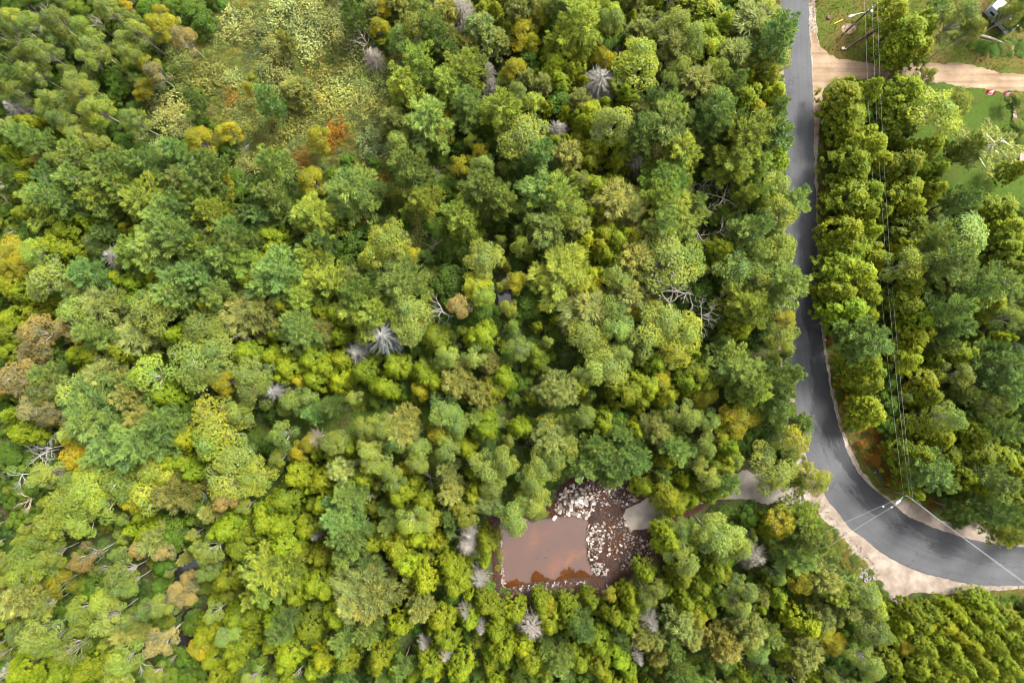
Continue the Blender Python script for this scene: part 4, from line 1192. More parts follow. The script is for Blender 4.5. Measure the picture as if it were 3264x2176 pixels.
def instancer(name, pts, srcs):
    """pts: list of (x, y, z, rot, sxy, sz, src, (r,g,b)); one object of scattered bushes"""
    me = bpy.data.meshes.new(name)
    me.from_pydata([p[:3] for p in pts], [], [])
    for an, vals, typ in (('rot', [p[3] for p in pts], 'FLOAT'), ('src', [p[6] for p in pts], 'INT')):
        a = me.attributes.new(an, typ, 'POINT'); a.data.foreach_set('value', vals)
    a = me.attributes.new('scl', 'FLOAT_VECTOR', 'POINT')
    a.data.foreach_set('vector', np.array([(p[4], p[4], p[5]) for p in pts], np.float32).ravel())
    a = me.attributes.new('tint', 'FLOAT_COLOR', 'POINT')
    a.data.foreach_set('color', np.array([(*p[7][:3], 1) for p in pts], np.float32).ravel())
    o = bpy.data.objects.new(name, me); C.objects.link(o)
    col = bpy.data.collections.new('source_' + name)
    for k, sm in enumerate(srcs):
        col.objects.link(bpy.data.objects.new(f'{name}_source_{k:03d}', sm))
    g = bpy.data.node_groups.new('scatter_' + name, 'GeometryNodeTree')
    g.interface.new_socket('Geometry', in_out='INPUT', socket_type='NodeSocketGeometry')
    g.interface.new_socket('Geometry', in_out='OUTPUT', socket_type='NodeSocketGeometry')
    gi, go = g.nodes.new('NodeGroupInput'), g.nodes.new('NodeGroupOutput')
    ci = g.nodes.new('GeometryNodeCollectionInfo')
    ci.inputs['Collection'].default_value = col
    ci.inputs['Separate Children'].default_value = True
    ci.inputs['Reset Children'].default_value = True
    ip = g.nodes.new('GeometryNodeInstanceOnPoints')
    ip.inputs['Pick Instance'].default_value = True
    def attr(nm, dt):
        a_ = g.nodes.new('GeometryNodeInputNamedAttribute'); a_.data_type = dt; a_.inputs['Name'].default_value = nm
        return a_.outputs['Attribute']
    cx = g.nodes.new('ShaderNodeCombineXYZ')
    g.links.new(attr('rot', 'FLOAT'), cx.inputs['Z'])
    e2r = g.nodes.new('FunctionNodeEulerToRotation')
    g.links.new(cx.outputs[0], e2r.inputs[0])
    g.links.new(gi.outputs[0], ip.inputs['Points'])
    g.links.new(ci.outputs[0], ip.inputs['Instance'])
    g.links.new(attr('src', 'INT'), ip.inputs['Instance Index'])
    g.links.new(e2r.outputs[0], ip.inputs['Rotation'])
    g.links.new(attr('scl', 'FLOAT_VECTOR'), ip.inputs['Scale'])
    g.links.new(ip.outputs[0], go.inputs[0])
    md = o.modifiers.new('scatter', 'NODES'); md.node_group = g
    o['kind'] = 'stuff'
    return o

SRC = []
SIDX = {}
def src(kind, k, col):
    key = (kind, k)
    if key not in SIDX:
        SIDX[key] = len(SRC)
        SRC.append(bush_mesh(kind, k))
    c4 = tint(col, rng, .18)
    return SIDX[key], c4[:3]
UG = []
GREENS = [(.048, .090, .008), (.068, .108, .010), (.036, .070, .008), (.095, .125, .010), (.075, .108, .02)]
OLIVES = [(.125, .150, .030), (.14, .165, .055), (.100, .135, .020), (.145, .150, .03), (.135, .120, .02), (.12, .155, .06)]
pts = rng.uniform((-98, -68), (98, 68), (9500, 2))
okm = np.ones(len(pts), bool)
for poly in KEEPOFF + [np.array(p) for p in SWAMP]:
    okm &= ~inside(pts[:, 0], pts[:, 1], poly)
    okm &= dist_poly(pts[:, 0], pts[:, 1], poly) > .5
mar = inside(pts[:, 0], pts[:, 1], np.array(MARSH))
md_ = dist_poly(pts[:, 0], pts[:, 1], np.array(MARSH))
for (x, y), ok, mi, dm in zip(pts, okm, mar, md_):
    if not ok: continue
    wet = (mi and rng.random() < .9) or (dm < 12 and rng.random() < .35 * (1 - dm / 12))
    pal = OLIVES if wet else GREENS
    if rng.random() < .55 or wet:
        k = int(rng.integers(5)); s_ = rng.uniform(.6, 1.05)
        UG.append((x, y, 0, rng.uniform(0, 6.28), s_, rng.uniform(.5, .95), *src('scrub', k, pal[int(rng.integers(len(pal)))])))
    else:
        k = int(rng.integers(5)); s_ = rng.uniform(.4, .8)
        UG.append((x, y, 0, rng.uniform(0, 6.28), s_, s_ * rng.uniform(.5, .8), *src('alder', k, pal[int(rng.integers(len(pal)))])))
for _ in range(3600):
    x, y = rng.uniform(np.array(MARSH).min(0), np.array(MARSH).max(0))
    if inside(np.array([x]), np.array([y]), np.array(MARSH))[0]:
        UG.append((x, y, 0, rng.uniform(0, 6.28), rng.uniform(.4, .8), rng.uniform(.5, 1.0), *src('scrub', int(rng.integers(5)), OLIVES[int(rng.integers(6))])))
for c_, x, y, r, h, _ in LEFT:
    kind, name, cat_, desc, col, hr, cn = KINDS[c_]
    k = int(rng.integers(len(PROTO[kind])))
    if kind in ('snag', 'dead_conifer'): continue
    UG.append((x, y, 0, rng.uniform(0, 6.28), r / PROTO[kind][k][2], h / PROTO[kind][k][3], *src(kind, k, col)))
instancer('woodland_undergrowth', UG, SRC)
print('TREES', len(TREES), 'LEFT', len(LEFT), 'UG', len(UG), count)
# ================================================================== small cover: grass, weeds, litter
def grass_stuff(name, n_, polys, col, hgt, wid, avoid=(), bounds=None, seed=1, tonebase=.5):
    rnd = np.random.default_rng(seed)
    allp = np.concatenate([np.array(p)[:, :2] for p in polys])
    lo, hi = allp.min(0), allp.max(0)
    lo = np.maximum(lo, (-95, -66)); hi = np.minimum(hi, (95, 66))
    xy = rnd.uniform(lo, hi, (n_ * 3, 2))
    ok = np.zeros(len(xy), bool)
    for p in polys: ok |= inside(xy[:, 0], xy[:, 1], p) | (dist_poly(xy[:, 0], xy[:, 1], p) < .35)
    for p in avoid: ok &= ~inside(xy[:, 0], xy[:, 1], p)
    xy = xy[ok][:n_]
    m_ = len(xy)
    k = 5
    pos = np.repeat(np.c_[xy, np.full(m_, .0)], k, 0) + np.c_[rnd.normal(0, .07, (m_ * k, 2)), np.zeros(m_ * k)]
    d = rnd.normal(0, .55, (m_ * k, 3)); d[:, 2] = np.abs(d[:, 2]) + .8
    v, f, t = blades(pos, d, hgt, wid, np.clip(np.repeat(rnd.normal(tonebase, .25, m_), k) + rnd.normal(0, .1, m_ * k), 0, 1), rnd)
    o = link(name, np_mesh(name, v, f, t), M['leaf'])
    o.color = (*col, 1)
    o['kind'] = 'stuff'
    return o
grass_stuff('verge_grass_blades', 16000, [VERGE1, VERGE2, VERGE3], (.055, .070, .009), .22, .045, [ROAD, LANE], seed=2)
grass_stuff('lawn_grass_blades', 7000, [LAWN], (.034, .062, .006), .12, .035, [LANE], seed=3)
grass_stuff('trail_grass_blades', 4000, [TRAIL], (.035, .06, .008), .25, .05, seed=4)
# weeds along the road: low bushes, some turning yellow and rust
WS, WI = [], {}
def wsrc(k, col):
    if k not in WI:
        WI[k] = len(WS); WS.append(bush_mesh('scrub', k))
    return WI[k], tint(col, rng, .15)[:3]
wp = []
def weeds(poly, n_, cols, smin, smax, avoid=[]):
    a = np.array(poly)[:, :2]
    lo, hi = np.maximum(a.min(0), (-95, -66)), np.minimum(a.max(0), (95, 66))
    c_ = 0
    for x, y in rng.uniform(lo, hi, (n_ * 6, 2)):
        if c_ >= n_: break
        if not inside(np.array([x]), np.array([y]), a)[0] or in_any(x, y, [ROAD, LANE]): continue
        if avoid and in_any(x, y, avoid): continue
        s_ = rng.uniform(smin, smax)
        wp.append((x, y, 0, rng.uniform(0, 6.28), s_, s_ * rng.uniform(.4, .7), *wsrc(int(rng.integers(5)), cols[int(rng.integers(len(cols)))])))
        c_ += 1
gr_ = [(.05, .09, .01), (.09, .11, .014), (.065, .10, .012), (.12, .12, .015)]
rs_ = [(.20, .07, .012), (.13, .05, .015), (.24, .09, .010)]
W2 = [V(*p)[:2] for p in [(1884, 300), (1882, 420), (1890, 600), (1900, 740), (1915, 850), (1935, 930), (1962, 1000), (1995, 1070), (2040, 1120), (2100, 1150), (2180, 1180), (2180, 1150), (2110, 1110), (2070, 1060), (2030, 960), (1970, 850), (1930, 700), (1906, 500), (1900, 330)]]
weeds(W2, 330, gr_ * 3 + rs_[:2], .22, .5)
W3 = [V(*p)[:2] for p in [(1945, 940), (1975, 935), (2060, 1060), (2090, 1120), (2040, 1110), (1990, 1040)]]
weeds(W3, 120, gr_ + rs_ * 2, .22, .45)
W4 = [V(*p)[:2] for p in [(1870, 1190), (1900, 1240), (1940, 1310), (2000, 1380), (2060, 1410), (2020, 1330), (1960, 1270), (1905, 1205)]]
weeds(W4, 150, gr_ * 3 + [(.12, .09, .02)], .25, .55)
W5 = [V(*p)[:2] for p in [(2080, 1385), (2352, 1372), (2430, 1372), (2430, 1392), (2352, 1396), (2090, 1410)]]
weeds(W5, 110, [(.04, .085, .008), (.06, .10, .01)], .3, .6)
W6 = [V(*p)[:2] for p in [(2200, 95), (2352, 90), (2352, 130), (2260, 128)]]
weeds(W6, 130, [(.030, .085, .005), (.05, .10, .007), (.07, .11, .01)], .2, .4)
W7 = [V(*p)[:2] for p in [(2325, 215), (2360, 215), (2360, 350), (2335, 340)]]
weeds(W7, 40, [(.06, .11, .01), (.14, .13, .02)], .3, .6)
W8 = [V(*p)[:2] for p in [(1130, 1215), (1148, 1215), (1150, 1345), (1240, 1390), (1390, 1360), (1390, 1348), (1240, 1350), (1155, 1362)]]
weeds(W8, 70, gr_ + rs_[:1], .25, .5)
W9 = [V(*p)[:2] for p in [(1776, 0), (1794, 0), (1801, 300), (1803, 600), (1806, 760), (1822, 900), (1840, 1020), (1858, 1080), (1848, 1085), (1826, 1020), (1808, 900), (1792, 760), (1778, 500)]]
weeds(W9, 260, gr_ * 2 + [(.10, .085, .02)], .18, .42)
instancer('roadside_weeds', wp, WS)

# ================================================================== rubble round the pond
def rock_mesh(seed, blocky=True):
    rnd = random.Random(seed)
    bm = bmesh.new()
    bmesh.ops.create_cube(bm, size=1.0)
    bmesh.ops.bevel(bm, geom=bm.edges[:] , offset=.16, segments=1, affect='EDGES')
    for v in bm.verts:
        v.co += Vector((rnd.uniform(-.11, .11), rnd.uniform(-.11, .11), rnd.uniform(-.11, .11)))
    me = bpy.data.meshes.new('stone')
    bm.to_mesh(me); bm.free()
    me.materials.append(M['stone'])
    return me
ROCKS = [rock_mesh(i) for i in range(9)]
PALE = [(.22, .19, .165), (.17, .14, .12), (.12, .098, .082), (.30, .265, .235), (.085, .066, .056)]
DARK = [(.10, .078, .07), (.06, .047, .044), (.15, .125, .11), (.21, .18, .165), (.042, .031, .03)]
def rubble(name, label, cat_, outline, n_, smin, smax, pal, zoff=.0, power=2.2):
    poly = np.array([V(*p)[:2] for p in outline])
    c0 = poly.mean(0)
    root = thing(name, label, cat_, (c0[0], c0[1], 0))
    lo, hi = poly.min(0), poly.max(0)
    done = 0
    used = []
    while done < n_:
        x, y = rng.uniform(lo, hi)
        if not inside(np.array([x]), np.array([y]), poly)[0]: continue
        s_ = smin + (smax - smin) * rng.random() ** power
        done += 1
        o = bpy.data.objects.new('stone', ROCKS[int(rng.integers(9))]); C.objects.link(o); o.parent = root
        z = soil_height(x, y)
        o.location = (x - c0[0], y - c0[1], z + s_ * .18 + zoff)
        o.rotation_euler = (rng.normal(0, .25), rng.normal(0, .25), rng.uniform(0, 6.28))
        o.scale = (s_ * rng.uniform(.9, 1.5), s_ * rng.uniform(.55, .95), s_ * rng.uniform(.35, .7))
        cc = pal[int(rng.integers(len(pal)))]
        g = rng.uniform(.8, 1.2)
        o.color = (cc[0] * g, cc[1] * g, cc[2] * g, 1)
    return root
rubble('rubble_heap', 'heap of pale broken limestone blocks at the top corner of the brown pond', 'rubble heap',
       [(1272, 1150), (1290, 1128), (1312, 1112), (1345, 1118), (1362, 1140), (1366, 1170), (1350, 1188), (1300, 1186), (1278, 1180)], 270, .16, .80, PALE, power=3.0)
rubble('stone_bank', 'bank of small pale stones along the right side of the brown pond', 'stone bank',
       [(1350, 1205), (1375, 1190), (1392, 1215), (1384, 1250), (1368, 1285), (1350, 1288), (1347, 1250)], 230, .13, .48, PALE + DARK[:2])
rubble('dark_rubble', 'dark soil heap strewn with broken stones below the trees', 'rubble heap',
       [(1318, 1108), (1345, 1098), (1400, 1110), (1450, 1118), (1470, 1145), (1440, 1165), (1380, 1160), (1360, 1135)], 220, .18, .48, DARK)
rubble('scattered_stones', 'scattered grey stones on dark soil between pond and gravel patch', 'stones',
       [(1372, 1165), (1430, 1180), (1450, 1222), (1500, 1240), (1495, 1280), (1430, 1310), (1390, 1270), (1395, 1215), (1375, 1185)], 240, .16, .45, DARK + PALE[:2])
rubble('stone_edging', 'narrow line of small stones edging the left side of the pond', 'stone edging',
       [(1147, 1240), (1153, 1238), (1156, 1300), (1160, 1348), (1153, 1350), (1149, 1300)], 90, .15, .38, PALE[:3])
rubble('mossy_stones', 'rounded grey stones at the lower right corner of the pond', 'stones',
       [(1356, 1296), (1378, 1288), (1398, 1300), (1396, 1318), (1372, 1320), (1360, 1310)], 60, .22, .62, [(.17, .15, .14), (.12, .105, .095)])
rubble('shore_stones', 'small dark stones along the lower shore of the pond', 'stones',
       [(1165, 1348), (1230, 1340), (1290, 1334), (1350, 1330), (1352, 1338), (1290, 1344), (1230, 1352), (1168, 1366)], 110, .14, .36, DARK + PALE[:1])
# three separate pale blocks that stand out
for (px, py, a, L, lab) in [(1767, 1650, .9, 1.0, 'white rectangular stone block lying on the top shore of the pond'),
                            (1847, 1520, .1, 1.25, 'pale flat stone slab at the very top of the spoil ground'),
                            (1850, 1595, -.5, 1.3, 'largest white block on the limestone heap')]:
    x, y, _ = P(px, py)
    o = bpy.data.objects.new('stone_block', ROCKS[2].copy()); C.objects.link(o)
    o.location = (x, y, soil_height(x, y) + .28); o.rotation_euler = (0, .1, a); o.scale = (L, L * .55, .4); o.color = (.40, .36, .32, 1)
    tag(o, lab, 'stone block')
# bits too small to pick apart: chips, roots and sticks on the soil
rnd = np.random.default_rng(31)
sp = np.array(SOIL)
xy = rnd.uniform(sp.min(0), sp.max(0), (26000, 2))
ok = inside(xy[:, 0], xy[:, 1], sp) & ~inside(xy[:, 0], xy[:, 1], np.array(POND)) & ~inside(xy[:, 0], xy[:, 1], DRIVE)
xy = xy[ok][:9000]
zz = np.array([soil_height(x, y) for x, y in xy])
pos = np.c_[xy, zz + .04]
v, f, t = leaves(pos[:5500], rnd.normal(0, .6, (5500, 3)) + [0, 0, .8], .17, .13, rnd.random(5500), rnd, .5)
o = link('stone_chips', np_mesh('stone_chips', v, f, t), M['leaf']); o.color = (.10, .072, .058, 1); o['kind'] = 'stuff'
m_ = len(pos) - 5500
d = rnd.normal(0, 1, (m_, 3)); d[:, 2] = np.abs(d[:, 2]) * .25
v, f, t = blades(pos[5500:], d, .75, .05, rnd.random(m_), rnd)
o = link('roots_and_sticks', np_mesh('roots_and_sticks', v, f, t), M['leaf']); o.color = (.07, .026, .010, 1); o['kind'] = 'stuff'
# floating sticks
for px, py, a, L in [(1748, 1754, .35, .55), (1743, 1778, .25, .85), (1711, 1780, .5, .35)]:
    x, y, _ = P(px, py)
    o = MB().tube([(-L / 2, 0, 0), (0, .03, .01), (L / 2, 0, 0)], [.035, .04, .02], 6).build('floating_stick', M['twig'])
    o.location = (x, y, -.13); o.rotation_euler = (0, 0, a)
    tag(o, {.55: 'short dark stick floating uppermost on the pond', .85: 'longest thin dark stick floating on the brown pond', .35: 'smallest dark stick floating leftmost on the pond'}[L], 'stick')

# ================================================================== poles, lamps, wires
def utility_pole(base, top, label, lamp_to, lampz, group, can=True, seed=0):
    h = top[2]
    x, y = base[0], base[1]
    root = thing('utility_pole', label, 'utility pole', (x, y, 0), 0, group)
    MB().tube([(0, 0, 0), (0, 0, h * .5), (top[0] - x, top[1] - y, h)], [.17, .15, .12], 12).build('pole_shaft', M['pole'], root, smooth=False)
    # lamp on its curved bracket
    lx, ly = lamp_to[0] - x, lamp_to[1] - y
    L = math.hypot(lx, ly); ux, uy = lx / L, ly / L
    br = MB().tube([(ux * .12, uy * .12, lampz - .25), (ux * L * .35, uy * L * .35, lampz + .12), (ux * L * .7, uy * L * .7, lampz + .22), (ux * (L - .45), uy * (L - .45), lampz + .2)], .045, 8).build('lamp_bracket', M['metal'], root)
    hd = bmesh.new()
    bmesh.ops.create_uvsphere(hd, u_segments=14, v_segments=8, radius=1)
    for v in hd.verts:
        tp = .55 + .45 * (v.co.x * .5 + .5)
        v.co = Vector((v.co.x * .62, v.co.y * .24 * tp, max(v.co.z, -.35) * .16))
    me = bpy.data.meshes.new('lamp_head'); hd.to_mesh(me); hd.free()
    lh = link('lamp_head', me, M['white'], root)
    lh.location = (ux * L, uy * L, lampz + .18); lh.rotation_euler = (0, 0, math.atan2(uy, ux))
    return root
b1, t1 = P(2709, 86), P(2796, 14, 8.9)
# base straight below the top: the pole is plumb
b1 = (t1[0] * 1.0, t1[1] * 1.0, 0)
def plumb(px, py, h):
    x, y, _ = P(px, py, h)
    return (x, y, 0)
pb1 = plumb(2782, 22, 8.9)
p1 = utility_pole(pb1, (pb1[0], pb1[1], 8.9), 'brown utility pole with street lamp and transformer above the dirt lane', P(2716, 50, 7.6), 7.4, 'utility poles along the road')
MB().tube([(.32, -.18, 7.2), (.32, -.18, 7.9)], .26, 14).tube([(.32, -.18, 7.9), (.32, -.18, 7.98)], [.26, .2], 14).build('transformer', M['can'], p1)
a = math.atan2(14 - 36, 2796 - 2768)
MB().box((0.0, 0.0, 8.7), (2.0, .10, .12), rz=-a * .95).build('crossarm', M['pole'], p1)
for s_ in (-.92, -.1, .92):
    MB().tube([(s_ * math.cos(-a), s_ * math.sin(-a), 8.76), (s_ * math.cos(-a), s_ * math.sin(-a), 8.84), (s_ * math.cos(-a), s_ * math.sin(-a), 8.95)], [.05, .075, .04], 8).build('insulator', M['white'], p1)
MB().box((-.14, -.10, 3.2), (.16, .12, .5), rz=.7).build('meter_box', M['white'], p1)
MB().tube([(-.13, -.12, 0.1), (-.13, -.12, 3.0)], .03, 6).build('conduit', M['metal'], p1)

pb2 = plumb(2901, 1586, 9.6)
p2 = utility_pole(pb2, (pb2[0], pb2[1], 9.6), 'dark utility pole with street lamp inside the road bend', P(2864, 1598, 8.2), 8.0, 'utility poles along the road', False)
MB().box((0, 0, 9.35), (1.3, .10, .12), rz=-.6).build('crossarm', M['pole'], p2)
for s_ in (-.58, 0, .58):
    cx_, cy_ = s_ * math.cos(-.6), s_ * math.sin(-.6)
    MB().tube([(cx_, cy_, 9.41), (cx_, cy_, 9.5), (cx_, cy_, 9.6)], [.05, .07, .04], 8).build('insulator', M['white'], p2)
def wire(p, q, sag, label, rad=.008, grp='overhead wires'):
    pts = []
    for i in range(25):
        t = i / 24
        pts.append((p[0] + (q[0] - p[0]) * t, p[1] + (q[1] - p[1]) * t, p[2] + (q[2] - p[2]) * t - sag * 4 * t * (1 - t)))
    o = MB().tube(pts, rad, 5).build('power_line', M['wire'])
    tag(o, label, 'power line', grp)
T1, T2 = (pb1[0], pb1[1]), (pb2[0], pb2[1])
ca, sa = math.cos(-a), math.sin(-a)
cb, sb = math.cos(-.6), math.sin(-.6)
wire((T1[0] + .92 * ca, T1[1] + .92 * sa, 8.95), (T2[0] + .58 * cb, T2[1] + .58 * sb, 9.6), 1.6, 'rightmost overhead wire running from the lane pole to the bend pole')
wire((T1[0] - .1, T1[1], 8.9), (T2[0], T2[1], 9.6), 1.7, 'middle overhead wire running from the lane pole to the bend pole')
wire((T1[0] - .92 * ca, T1[1] - .92 * sa, 7.9), (T2[0] - .58 * cb, T2[1] - .58 * sb, 8.6), 1.9, 'leftmost overhead wire running from the lane pole to the bend pole')
for s_, z, nm in ((.92, 8.95, 'rightmost'), (-.1, 8.9, 'middle'), (-.92, 7.9, 'leftmost')):
    wire((T1[0] + s_ * ca, T1[1] + s_ * sa, z), (T1[0] + s_ * ca - 1.5, T1[1] + s_ * sa + 40, z), .8, f'{nm} overhead wire leaving the lane pole towards the top edge')
e1 = P(3300, 1874, 9.3)
for k, (s_, nm) in enumerate(((.58, 'upper'), (.0, 'middle'), (-.58, 'lower'))):
    wire((T2[0] + s_ * cb, T2[1] + s_ * sb, 9.6), (e1[0] + 8 + s_ * .25, e1[1] - 6.2 + s_ * .2, 9.3), .5, f'{nm} overhead wire crossing the road from the bend pole to the right edge', .011)
gw = P(2640, 1743, 6.5)
wire((T2[0], T2[1], 9.2), gw, .3, 'stay wire crossing the bend from the pole to trees, lower strand', .014, 'stay wires over the bend')
gw2 = P(2620, 1700, 6.5)
wire((T2[0] - .2, T2[1] + .2, 8.9), gw2, .3, 'stay wire crossing the bend from the pole to trees, upper strand', .012, 'stay wires over the bend')
for (f_, q_, z0, lab) in ((.20, gw, 9.2, 'white ball on the lower stay wire over the road'), (.27, gw2, 8.9, 'white ball on the upper stay wire over the road')):
    bm = bmesh.new(); bmesh.ops.create_uvsphere(bm, u_segments=12, v_segments=8, radius=.13)
    for v in bm.verts: v.co.z *= .85; v.co.x *= 1.25
    me = bpy.data.meshes.new('wire_ball'); bm.to_mesh(me); bm.free()
    o = link('wire_ball', me, M['white'])
    o.location = (T2[0] + (q_[0] - T2[0]) * f_, T2[1] + (q_[1] - T2[1]) * f_, z0 + (q_[2] - z0) * f_ - .3 * 4 * f_ * (1 - f_))
    tag(o, lab, 'wire marker')

# ================================================================== things by the lane
x, y, _ = P(2641, 57)
o = MB().tube([(0, 0, -.05), (0, 0, .22), (0, 0, .28)], [.42, .36, .30], 12).build('tree_stump', M['darklog']); o.location = (x, y, 0)
tag(o, 'dark round stump in the verge grass left of the street lamp', 'stump')
q0, q1 = P(2658, 77), P(2684, 65)
o = MB().tube([(q0[0], q0[1], .15), (q1[0], q1[1], .22)], [.07, .07], 8).build('marker_rod', M['yellow'])
tag(o, 'yellow plastic rod lying on the verge grass', 'rod')
q0, q1 = P(2694, 158), P(2770, 106)
dv_ = Vector((q1[0] - q0[0], q1[1] - q0[1], 0)); Ld = dv_.length; ang = math.atan2(dv_.y, dv_.x)
lg = thing('fallen_log', 'thin dark fallen log with pale cut end on the verge grass', 'log', (q0[0], q0[1], 0), ang)
MB().tube([(0.05, 0, .16), (Ld * .35, .08, .18), (Ld * .7, -.04, .2), (Ld, 0, .22)], [.17, .16, .17, .14], 10).build('log_bark', M['darklog'], lg)
MB().tube([(-.10, 0, .16), (0.05, 0, .16)], [.13, .165], 10).build('cut_end', M['cut'], lg)
MB().tube([(Ld * .45, 0, .25), (Ld * .5, .35, .45), (Ld * .52, .6, .5)], [.05, .035, .015], 6).build('branch_stub', M['darklog'], lg)
x, y, _ = P(2690, 155)
o = bpy.data.objects.new('pale_stone', ROCKS[4].copy()); C.objects.link(o); o.location = (x - .25, y - .05, .16); o.scale = (.62, .5, .42); o.color = (.34, .30, .23, 1)
tag(o, 'pale stone at the cut end of the thin fallen log', 'stone')
q0, q1 = P(3102, 108), P(3192, 138)
dv_ = Vector((q1[0] - q0[0], q1[1] - q0[1], 0)); Ld = dv_.length; ang = math.atan2(dv_.y, dv_.x)
lg = thing('peeling_log', 'thick log with pale peeling bark lying between camper and pallet', 'log', (q0[0], q0[1], 0), ang)
MB().tube([(0, 0, .22), (Ld * .25, -.05, .24), (Ld * .6, .06, .25), (Ld, 0, .2)], [.24, .27, .24, .17], 12).build('log_bark', M['logbark'], lg)
MB().tube([(-.05, 0, .22), (.01, 0, .22)], [.19, .22], 12).build('cut_end', M['cut'], lg)
q0, q1 = P(3118, 120), P(3169, 137)
o = MB().box(((q0[0] + q1[0]) / 2, (q0[1] + q1[1]) / 2 - .1, .06), (math.dist(q0, q1), .14, .045), rz=math.atan2(q1[1] - q0[1], q1[0] - q0[0])).build('loose_plank', M['plank'])
tag(o, 'thin yellowish plank lying beside the peeling log', 'plank')
x, y, _ = P(3213, 147)
pl = thing('wooden_pallet', 'reddish brown wooden pallet at the end of the peeling log', 'pallet', (x, y, 0), R(-14))
for k in range(9):
    MB().box((0, -.72 + k * .18, .19 + .006 * (k % 3)), (2.0 - .05 * (k % 2), .145, .03), bevel=.004).build('slat', M['pallet'], pl)
for k in (-.85, 0, .85):
    MB().box((k, 0, .10), (.10, 1.55, .13)).build('runner', M['pallet'], pl)

# ---- camper half hidden under trees
cx, cy, _ = P(3196, 54, 1.4)
cp = thing('camper_trailer', 'pale grey camper trailer with leaf strewn white roof under trees', 'camper', (cx, cy, 0), R(-45))
CL, CW, CH = 5.6, 2.3, 2.65
MB().box((0, 0, .55 + (CH - .55) / 2), (CL, CW, CH - .55), bevel=.10).build('body', M['panel'], cp)
MB().box((0, 0, CH + .03), (CL - .1, CW - .1, .08), bevel=.03).build('roof', M['roofw'], cp)
MB().box((0, -CW / 2 - .012, 1.0), (CL - .25, .03, .42)).build('side_band', M['panel2'], cp)
MB().box((0, -CW / 2 - .015, CH - .22), (CL - .2, .04, .10)).build('gutter_rail', M['white'], cp)
for k, (wx, ww) in enumerate(((-1.7, .95), (1.35, 1.0))):
    wn_ = MB().box((wx, -CW / 2 - .02, 1.75), (ww + .1, .05, .68)).build('window', M['white'], cp)
    MB().box((wx, -CW / 2 - .04, 1.75), (ww, .04, .56)).build('pane', M['glass'], wn_)
dr = MB().box((2.25, -CW / 2 - .025, 1.45), (.66, .05, 1.75)).build('door', M['white'], cp)
MB().box((2.25, -CW / 2 - .055, 1.9), (.42, .03, .5)).build('pane', M['glass'], dr)
MB().box((2.0, -CW / 2 - .06, 1.4), (.06, .05, .14)).build('handle', M['metal'], dr)
MB().box((-.9, .15, CH + .16), (.75, .62, .24), bevel=.06).build('roof_vent', M['white'], cp)
MB().box((1.1, .1, CH + .11), (.5, .5, .14), bevel=.04).build('roof_hatch', M['panel2'], cp)
for sx in (-.5, .4):
    for sy in (-1, 1):
        wm = MB(); wm.tube([(sx, sy * 1.0 - .1, .34), (sx, sy * 1.0 + .1, .34)], .34, 16)
        wl = wm.build('wheel', M['tyre'], cp)
        MB().tube([(sx, sy * 1.0 - .115, .34), (sx, sy * 1.0 + .115, .34)], .18, 12).build('rim', M['metal'], wl)
MB().tube([(-CL / 2, .5, .5), (-CL / 2 - 1.2, 0, .5), (-CL / 2, -.5, .5)], .05, 6).build('tow_hitch', M['darklog'], cp)
# trunks of tall trees leaning over the camper are those of the trees themselves; two thin ones stand clear of it
for k, (px, py, hh, lab) in enumerate([(3130, 96, 10.5, 'thin dark trunked pine standing left in front of the camper'), (3178, 112, 10, 'thin dark trunked pine standing right in front of the camper')]):
    x, y, _ = P(px, py, .2)
    rt = thing('pine_tree', lab, 'pine', (x, y, 0), k * 2.0, GROUPS['pine_tree'])
    cm, tm, r0, h0 = PROTO['pine'][k + 2]
    rt.scale = (.5, .5, hh / h0)
    o = bpy.data.objects.new('trunk', tm); C.objects.link(o); o.parent = rt; o.color = (.05, .035, .028, 1)
    o = bpy.data.objects.new('crown', cm); C.objects.link(o); o.parent = rt; o.color = (.10, .145, .035, 1)

